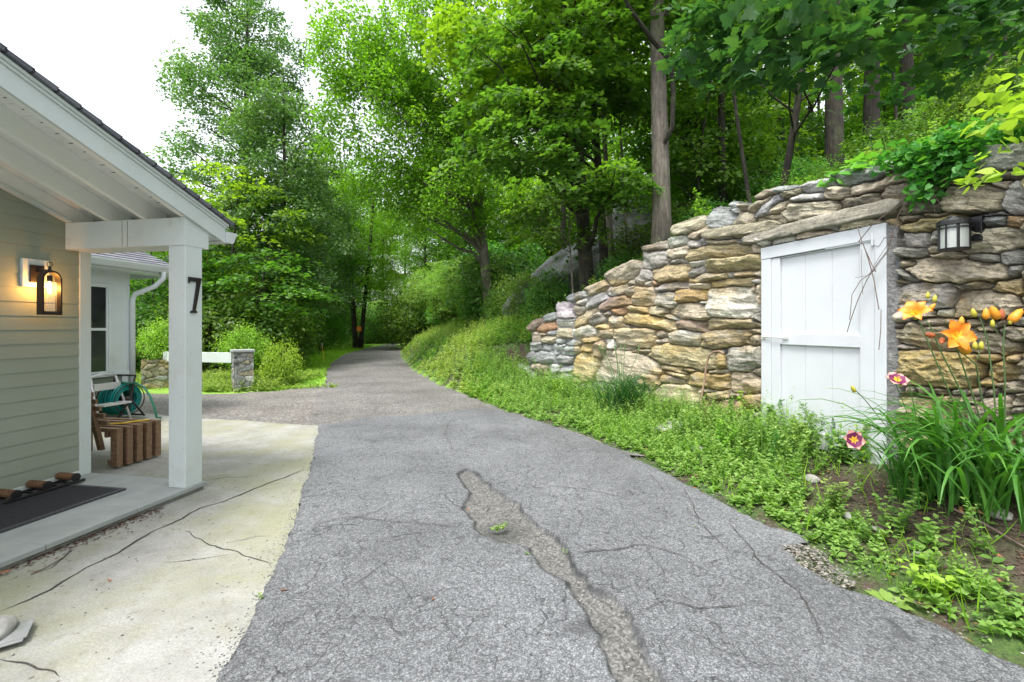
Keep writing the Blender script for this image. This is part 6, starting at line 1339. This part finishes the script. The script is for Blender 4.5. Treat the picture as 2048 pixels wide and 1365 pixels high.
# strap leaf clumps
def strap_blades(r, n, L, w, spread, base_r=.05, az=None, droop=1.0, mid=.0):
    """arched blades as ribbons, returns V, faces, tint"""
    V = []; Fs = []; T = []; K = 9
    for k in range(n):
        a = r.uniform(0, 6.28) if az is None else az + r.normal() * .7; Lk = L * r.uniform(.65, 1.15); e0 = R_(r.uniform(66, 89)); th = r.uniform(.9, 1.5) * spread * droop; s = np.linspace(0, 1, K)
        el = e0 - th * s ** 1.4 * 1.6; dx = np.cumsum(np.r_[0, np.cos(el[:-1]) * Lk / (K - 1)]); dz = np.cumsum(np.r_[0, np.sin(el[:-1]) * Lk / (K - 1)]); o = r.normal(size=2) * base_r; tw = r.normal() * .3
        wd = w * r.uniform(.75, 1.2) * np.minimum(1, .55 + s * 2) * (1 - s ** 2.4) ** .8 + .0004; d = np.array([math.cos(a), math.sin(a)]); nn_ = np.array([-d[1], d[0]])
        b0 = len(V); tt = .45 + r.normal() * .16
        for j in range(K):
            c = o + d * dx[j] + nn_ * tw * dx[j] * s[j]; f = wd[j] * .28
            V += [(*(c + nn_ * wd[j] / 2), dz[j] + f), (*c, dz[j]), (*(c - nn_ * wd[j] / 2), dz[j] + f)]; T += [tt + .1 * s[j]] * 3
        for j in range(K - 1):
            q = b0 + 3 * j; Fs += [[q, q + 1, q + 4, q + 3], [q + 1, q + 2, q + 5, q + 4]]
    return V, Fs, T
def clump(name, loc, label, cat, n, L, w, spread, mat, seed, **kw):
    rr = np.random.default_rng(seed); root = tag(empty(name, loc), label, cat); V, Fs, T = strap_blades(rr, n, L, w, spread, **kw)
    link('leaves', mk_mesh('leaves', np.array(V), Fs, True, {'tint': ('FLOAT', np.clip(T, 0, 1))}, [mat]), root); return root
def Zp(px, py, d): return np.array([ray(px) * d, d, CH + (HZ - py) / F * d])
dl = 2.93; dx_ = ray(1965) * dl; LB = np.array([dx_, dl, float(hgt(np.array([dx_]), np.array([dl]))[0])])
lily_d = clump('orange_daylily', LB, 'large daylily clump with orange flowers and tall bud stalks at the right', 'daylily', 230, .98, .027, 1.12, M['blade'], 5, base_r=.17)
o_ = np.array([math.cos(1), 0, 0]); M['petal_o'] = plain('orange_petal', (.86, .23, .015), .5, var=.10, scale=30); M['petal_y'] = plain('yellow_throat', (.80, .42, .02), .5, var=.08)
M['bud'] = plain('flower_bud', (.42, .38, .04), .5, var=.25, scale=25); M['petal_p'] = plain('pale_pink_petal', (.62, .30, .25), .5, var=.1); M['petal_m'] = plain('maroon_ring', (.14, .01, .07), .55, var=.2)
M['bud_o'] = plain('orange_bud', (.70, .28, .02), .5, var=.2, scale=25); M['wilt'] = plain('wilted_flower', (.35, .09, .03), .7, var=.4)
def flower(name, c, axis, rad, cols, parent, open_=.55, np_=6, wide=.30):
    """trumpet flower: six petals opening from a throat; cols (tip, ring, throat)"""
    ax = unit(axis); e1 = unit(np.cross(ax, [0.2, .1, 1.0])); e2 = np.cross(ax, e1); V = []; Fs = []; mi = []; K = 8
    for k in range(np_):
        a = 2 * math.pi * k / np_; d = e1 * math.cos(a) + e2 * math.sin(a); t_ = -e1 * math.sin(a) + e2 * math.cos(a); b0 = len(V); ww = wide * (1.15 if k % 2 else .8)
        for j in range(K):
            s = j / (K - 1); rr = rad * s ** 1.25; hh = rad * open_ * (math.sin(min(s * 1.5, 1.35)) - .45 * max(0, s - .6) * 2) ; w = rad * ww * (math.sin(min(1, s * 1.15) * math.pi * .92) ** .7 + .12 if s < 1 else .02); wv = .04 * rad * math.sin(j * 2.3 + k)
            for q in (-1, 0, 1): V.append(d * rr + ax * (hh + (.10 * rad * abs(q)) + wv * q) + t_ * w * q)
        for j in range(K - 1):
            q = b0 + 3 * j; Fs += [[q, q + 1, q + 4, q + 3], [q + 1, q + 2, q + 5, q + 4]]; m_ = 2 if j < 2 else (1 if j < 5 else 0); mi += [m_, m_]
    me = mk_mesh(name, np.array(V), Fs, True, mats=list(cols), midx=mi); o = link(name, me, parent); o.location = Vector(c) - Vector(parent.location)
    bb = MB(); 
    for k in range(5): a = k * 1.256; p1 = ax * rad * .62 + e1 * math.cos(a) * rad * .16 + e2 * math.sin(a) * rad * .16; bb.tube([ax * .01, p1 * .6, p1], .0012, 4)
    st = bb.build('stamens', M['petal_y'], o); return o
def bud(c, axis, L, mat, parent, name='bud'):
    ax = unit(axis); e1 = unit(np.cross(ax, [.3, .8, .1])); e2 = np.cross(ax, e1); b = MB((0, 0, 0), e1, e2, ax); b.lathe([(0, 0), (.22 * L, .12 * L), (.26 * L, .4 * L), (.17 * L, .8 * L), (0, L)], n=8); o = b.build(name, mat, parent, 0, True); o.location = Vector(c) - Vector(parent.location); return o
W_ = MB(); base = LB
def scape(pts, rad=.0042):
    P = [Zp(*p) for p in pts]; W_.tube([p - base for p in P], np.linspace(rad * 1.2, rad * .8, len(P)), 6, False)
d1 = 2.85
scape([(1965, 905, 2.93), (1905, 800, 2.9), (1875, 730, d1), (1852, 675, d1), (1838, 640, d1)]); scape([(1970, 900, 2.93), (1915, 770, 2.88), (1880, 700, d1), (1862, 655, d1), (1850, 640, d1)])
scape([(1980, 900, 2.93), (1945, 790, 2.88), (1920, 715, 2.82), (1910, 690, 2.8)]); scape([(1990, 900, 2.93), (1962, 790, 2.9), (1952, 730, 2.85), (1935, 715, 2.8), (1915, 700, 2.8)]); scape([(1995, 900, 2.93), (1988, 780, 2.9), (1975, 680, 2.85), (1960, 635, 2.83)]); scape([(2010, 900, 2.93), (2010, 760, 2.9), (2006, 690, 2.86), (2010, 650, 2.84)])
scape([(1996, 668, 2.85), (1985, 650, 2.84), (1978, 640, 2.84)], .003); scape([(1955, 718, 2.85), (1960, 700, 2.84)], .003)
o = W_.build('scapes', M['stem'], lily_d, 0, True)
oc = (M['petal_o'], M['petal_o'], M['petal_y'])
flower('flower', Zp(1832, 632, 2.83), (-.55, -.45, .55), .085, oc, lily_d, .85); flower('flower', Zp(1908, 672, 2.76), (-.12, -.95, .15), .10, oc, lily_d, .42)
for px, py, d, L, ax, mt in ((1845, 622, 2.85, .05, (.1, 0, 1), 'bud'), (1855, 598, 2.85, .045, (.1, 0, 1), 'bud'), (1868, 605, 2.85, .05, (.2, 0, 1), 'bud'), (1838, 618, 2.85, .035, (-.4, 0, 1), 'bud'), (1832, 640, 2.85, .04, (-.5, -.2, 1), 'bud'), (1857, 622, 2.83, .055, (.3, -.3, .6), 'bud_o'), (1935, 708, 2.8, .12, (-.75, -.2, .85), 'bud_o'), (1922, 652, 2.80, .06, (.1, 0, 1), 'bud_o'),
        (1950, 700, 2.8, .055, (0, 0, 1), 'bud'), (1962, 700, 2.8, .055, (.05, 0, 1), 'bud'), (1950, 635, 2.83, .06, (-.3, 0, 1), 'bud'), (1972, 640, 2.83, .075, (0, 0, 1), 'bud_o'), (1995, 640, 2.84, .10, (-.55, -.1, 1), 'bud_o'), (2003, 640, 2.84, .07, (.0, 0, 1), 'wilt'), (1985, 655, 2.83, .05, (0, 0, 1), 'bud'), (2020, 645, 2.84, .11, (.8, -.1, 1), 'bud_o'), (2020, 650, 2.84, .04, (.1, 0, 1), 'bud'), (1905, 655, 2.8, .03, (-.2, -.3, 1), 'bud')):
    bud(Zp(px, py, d), ax, L, M[mt], lily_d)
bud(Zp(1868, 672, 2.8), (-1, -.2, .15), .07, M['wilt'], lily_d, 'wilted_flower'); bud(Zp(1885, 678, 2.78), (-.6, -.5, -.4), .06, M['wilt'], lily_d, 'wilted_flower')
# pink daylily nearer the door
dP = 3.22; bp = np.array([ray(1830) * dP, dP, float(hgt(np.array([ray(1830) * dP]), np.array([dP]))[0])])
lily_p = clump('pink_daylily', bp, 'finer leaved daylily with two pink and maroon flowers beside the door', 'daylily', 110, .62, .013, .85, M['blade'], 8, base_r=.07)
W_ = MB()
for pts in ([(1830, 900, dP), (1812, 820, 3.2), (1790, 765, 3.15)], [(1835, 900, dP), (1830, 820, 3.2), (1818, 770, 3.15)], [(1820, 910, dP), (1770, 850, 3.15), (1730, 800, 3.1), (1708, 778, 3.1)], [(1825, 920, dP), (1770, 900, 3.1), (1720, 890, 3.02), (1706, 882, 3.0)]): W_.tube([Zp(*p) - bp for p in pts], .003, 5, False)
W_.build('scapes', M['stem'], lily_p, 0, True)
pc = (M['petal_p'], M['petal_m'], M['petal_y'])
flower('flower', Zp(1793, 762, 3.1), (-.1, -.55, .75), .070, pc, lily_p, .30, 6, .42); flower('flower', Zp(1706, 880, 2.95), (-.15, -.95, .25), .066, pc, lily_p, .25, 6, .42)
bud(Zp(1710, 785, 3.1), (-.6, -.1, 1), .055, M['bud'], lily_p); bud(Zp(1800, 775, 3.08), (.1, 0, 1), .03, M['bud'], lily_p)
# grass clump before the wall
gpz = G(1245, 832); gc = clump('ornamental_grass', tuple(gpz), 'dark green fine grass clump with upright seed stalks before the wall', 'grass clump', 230, .66, .012, .85, leaf_mat('dark_blades', (.015, .07, .02), (.03, .12, .035), (.06, .18, .05), .3, .4), 12, base_r=.10)
W_ = MB(); rr = np.random.default_rng(4)
for k in range(9): t_ = rr.normal(size=2) * .13; W_.tube([(0, 0, .1), (t_[0] * .5, t_[1] * .5, .5), (t_[0], t_[1], .75)], .0035, 5, False); W_.tube([(t_[0], t_[1], .74), (t_[0] * 1.03, t_[1] * 1.03, .80)], .009, 6)
W_.build('seed_stalks', M['stem'], gc); gc.scale = (1.3, 1.3, 1.35)
# vines: grape leaves over the wall top right, stems hanging over the door
gv = empty('grape_vine', (*wall_xy(1850), 2.6)); tag(gv, 'leafy vine spilling over the wall top with bare stems hanging over the door', 'vine')
W_ = MB(); wv = []
def onwall(px, py, o=.08): 
    p = wall_xy(px); q = p + DN * o; d = p[1]; return np.array([q[0], q[1], CH + (HZ - py) / F * d])
for pts, rad in (([(1826, 395), (1800, 420), (1760, 450), (1730, 455 + 30), (1738, 490), (1748, 520), (1760, 560), (1772, 620)], .004), ([(1830, 398), (1812, 430), (1800, 465), (1790, 500), (1765, 530), (1745, 560), (1728, 600), (1715, 640), (1708, 665)], .0035), ([(1726, 450), (1738, 485), (1758, 530), (1765, 545)], .0035),
        ([(1765, 540), (1735, 562), (1718, 590), (1712, 640)], .003), ([(1736, 500), (1737, 540), (1740, 590)], .0018), ([(1820, 440), (1790, 490), (1770, 520), (1750, 552), (1722, 556)], .002), ([(1874, 370), (1880, 400), (1885, 425)], .003), ([(1872, 372), (1890, 402), (1897, 412)], .003), ([(1775, 620), (1776, 660), (1772, 700)], .003), ([(1830, 470), (1790, 505), (1760, 545)], .002)):
    W_.tube([onwall(a, b__, .075 + .01 * math.sin(k_)) for k_, (a, b__) in enumerate(pts)], rad, 5, False)
part(W_, 'stems', M['twig'], gv)
rv = np.random.default_rng(31)
def vine_cloud(poly, n, out=(0.05, .25), up=0):
    P = np.array(poly, float); x = rv.uniform(P[:, 0].min(), P[:, 0].max(), n * 4); y = rv.uniform(P[:, 1].min(), P[:, 1].max(), n * 4); k = sdf(x, y, P) < 0; x, y = x[k][:n], y[k][:n]
    w_ = wall_xy(x); o = rv.uniform(*out, len(x)); return np.column_stack([w_ + DN[None] * o[:, None], CH + (HZ - y) / F * w_[:, 1] + up])
Cc1 = vine_cloud([(1780, 330), (1850, 300), (1930, 270), (1980, 270), (1960, 330), (1905, 360), (1890, 395), (1850, 400), (1825, 400), (1840, 350)], 62, (.02, .16))
Cc2 = vine_cloud([(1700, 325), (1800, 300), (1870, 280), (1950, 240), (2048, 190), (2160, 150), (2160, 260), (2048, 290), (1950, 290), (1850, 318), (1760, 332)], 85, (-.75, -.10))
Cc3 = vine_cloud([(1560, 385), (1640, 350), (1720, 318), (1800, 290), (1820, 310), (1740, 340), (1660, 362), (1600, 380)], 36, (-.3, .02))
g5 = [spray(rv, Cc1, .085, 20, .048, T_HEART, None, .55, .5, -.12), spray(rv, Cc2, .14, 24, .055, T_HEART, None, .55, .4, -.02), spray(rv, Cc3, .10, 7, .085, T_HEART, None, .4, .3, .45)]
o = link('leaves', leaf_mesh('leaves', g5, M['leaf_v']), gv); o.location = -gv.location
g6 = [spray(rv, vine_cloud([(1940, 225), (2048, 180), (2170, 150), (2170, 240), (2048, 265), (1980, 255)], 15, (.0, .35)), .13, 9, .08, T_HEART, None, .45, .4, .0), spray(rv, vine_cloud([(2000, 350), (2048, 320), (2120, 330), (2120, 400), (2030, 390)], 5, (.15, .45)), .08, 7, .065, T_HEART, None, .45, .4, .1)]
o = link('young_leaves', leaf_mesh('young_leaves', g6, M['leaf_y']), gv); o.location = -gv.location; tag(o, 'larger pale lime leaves at the right edge')
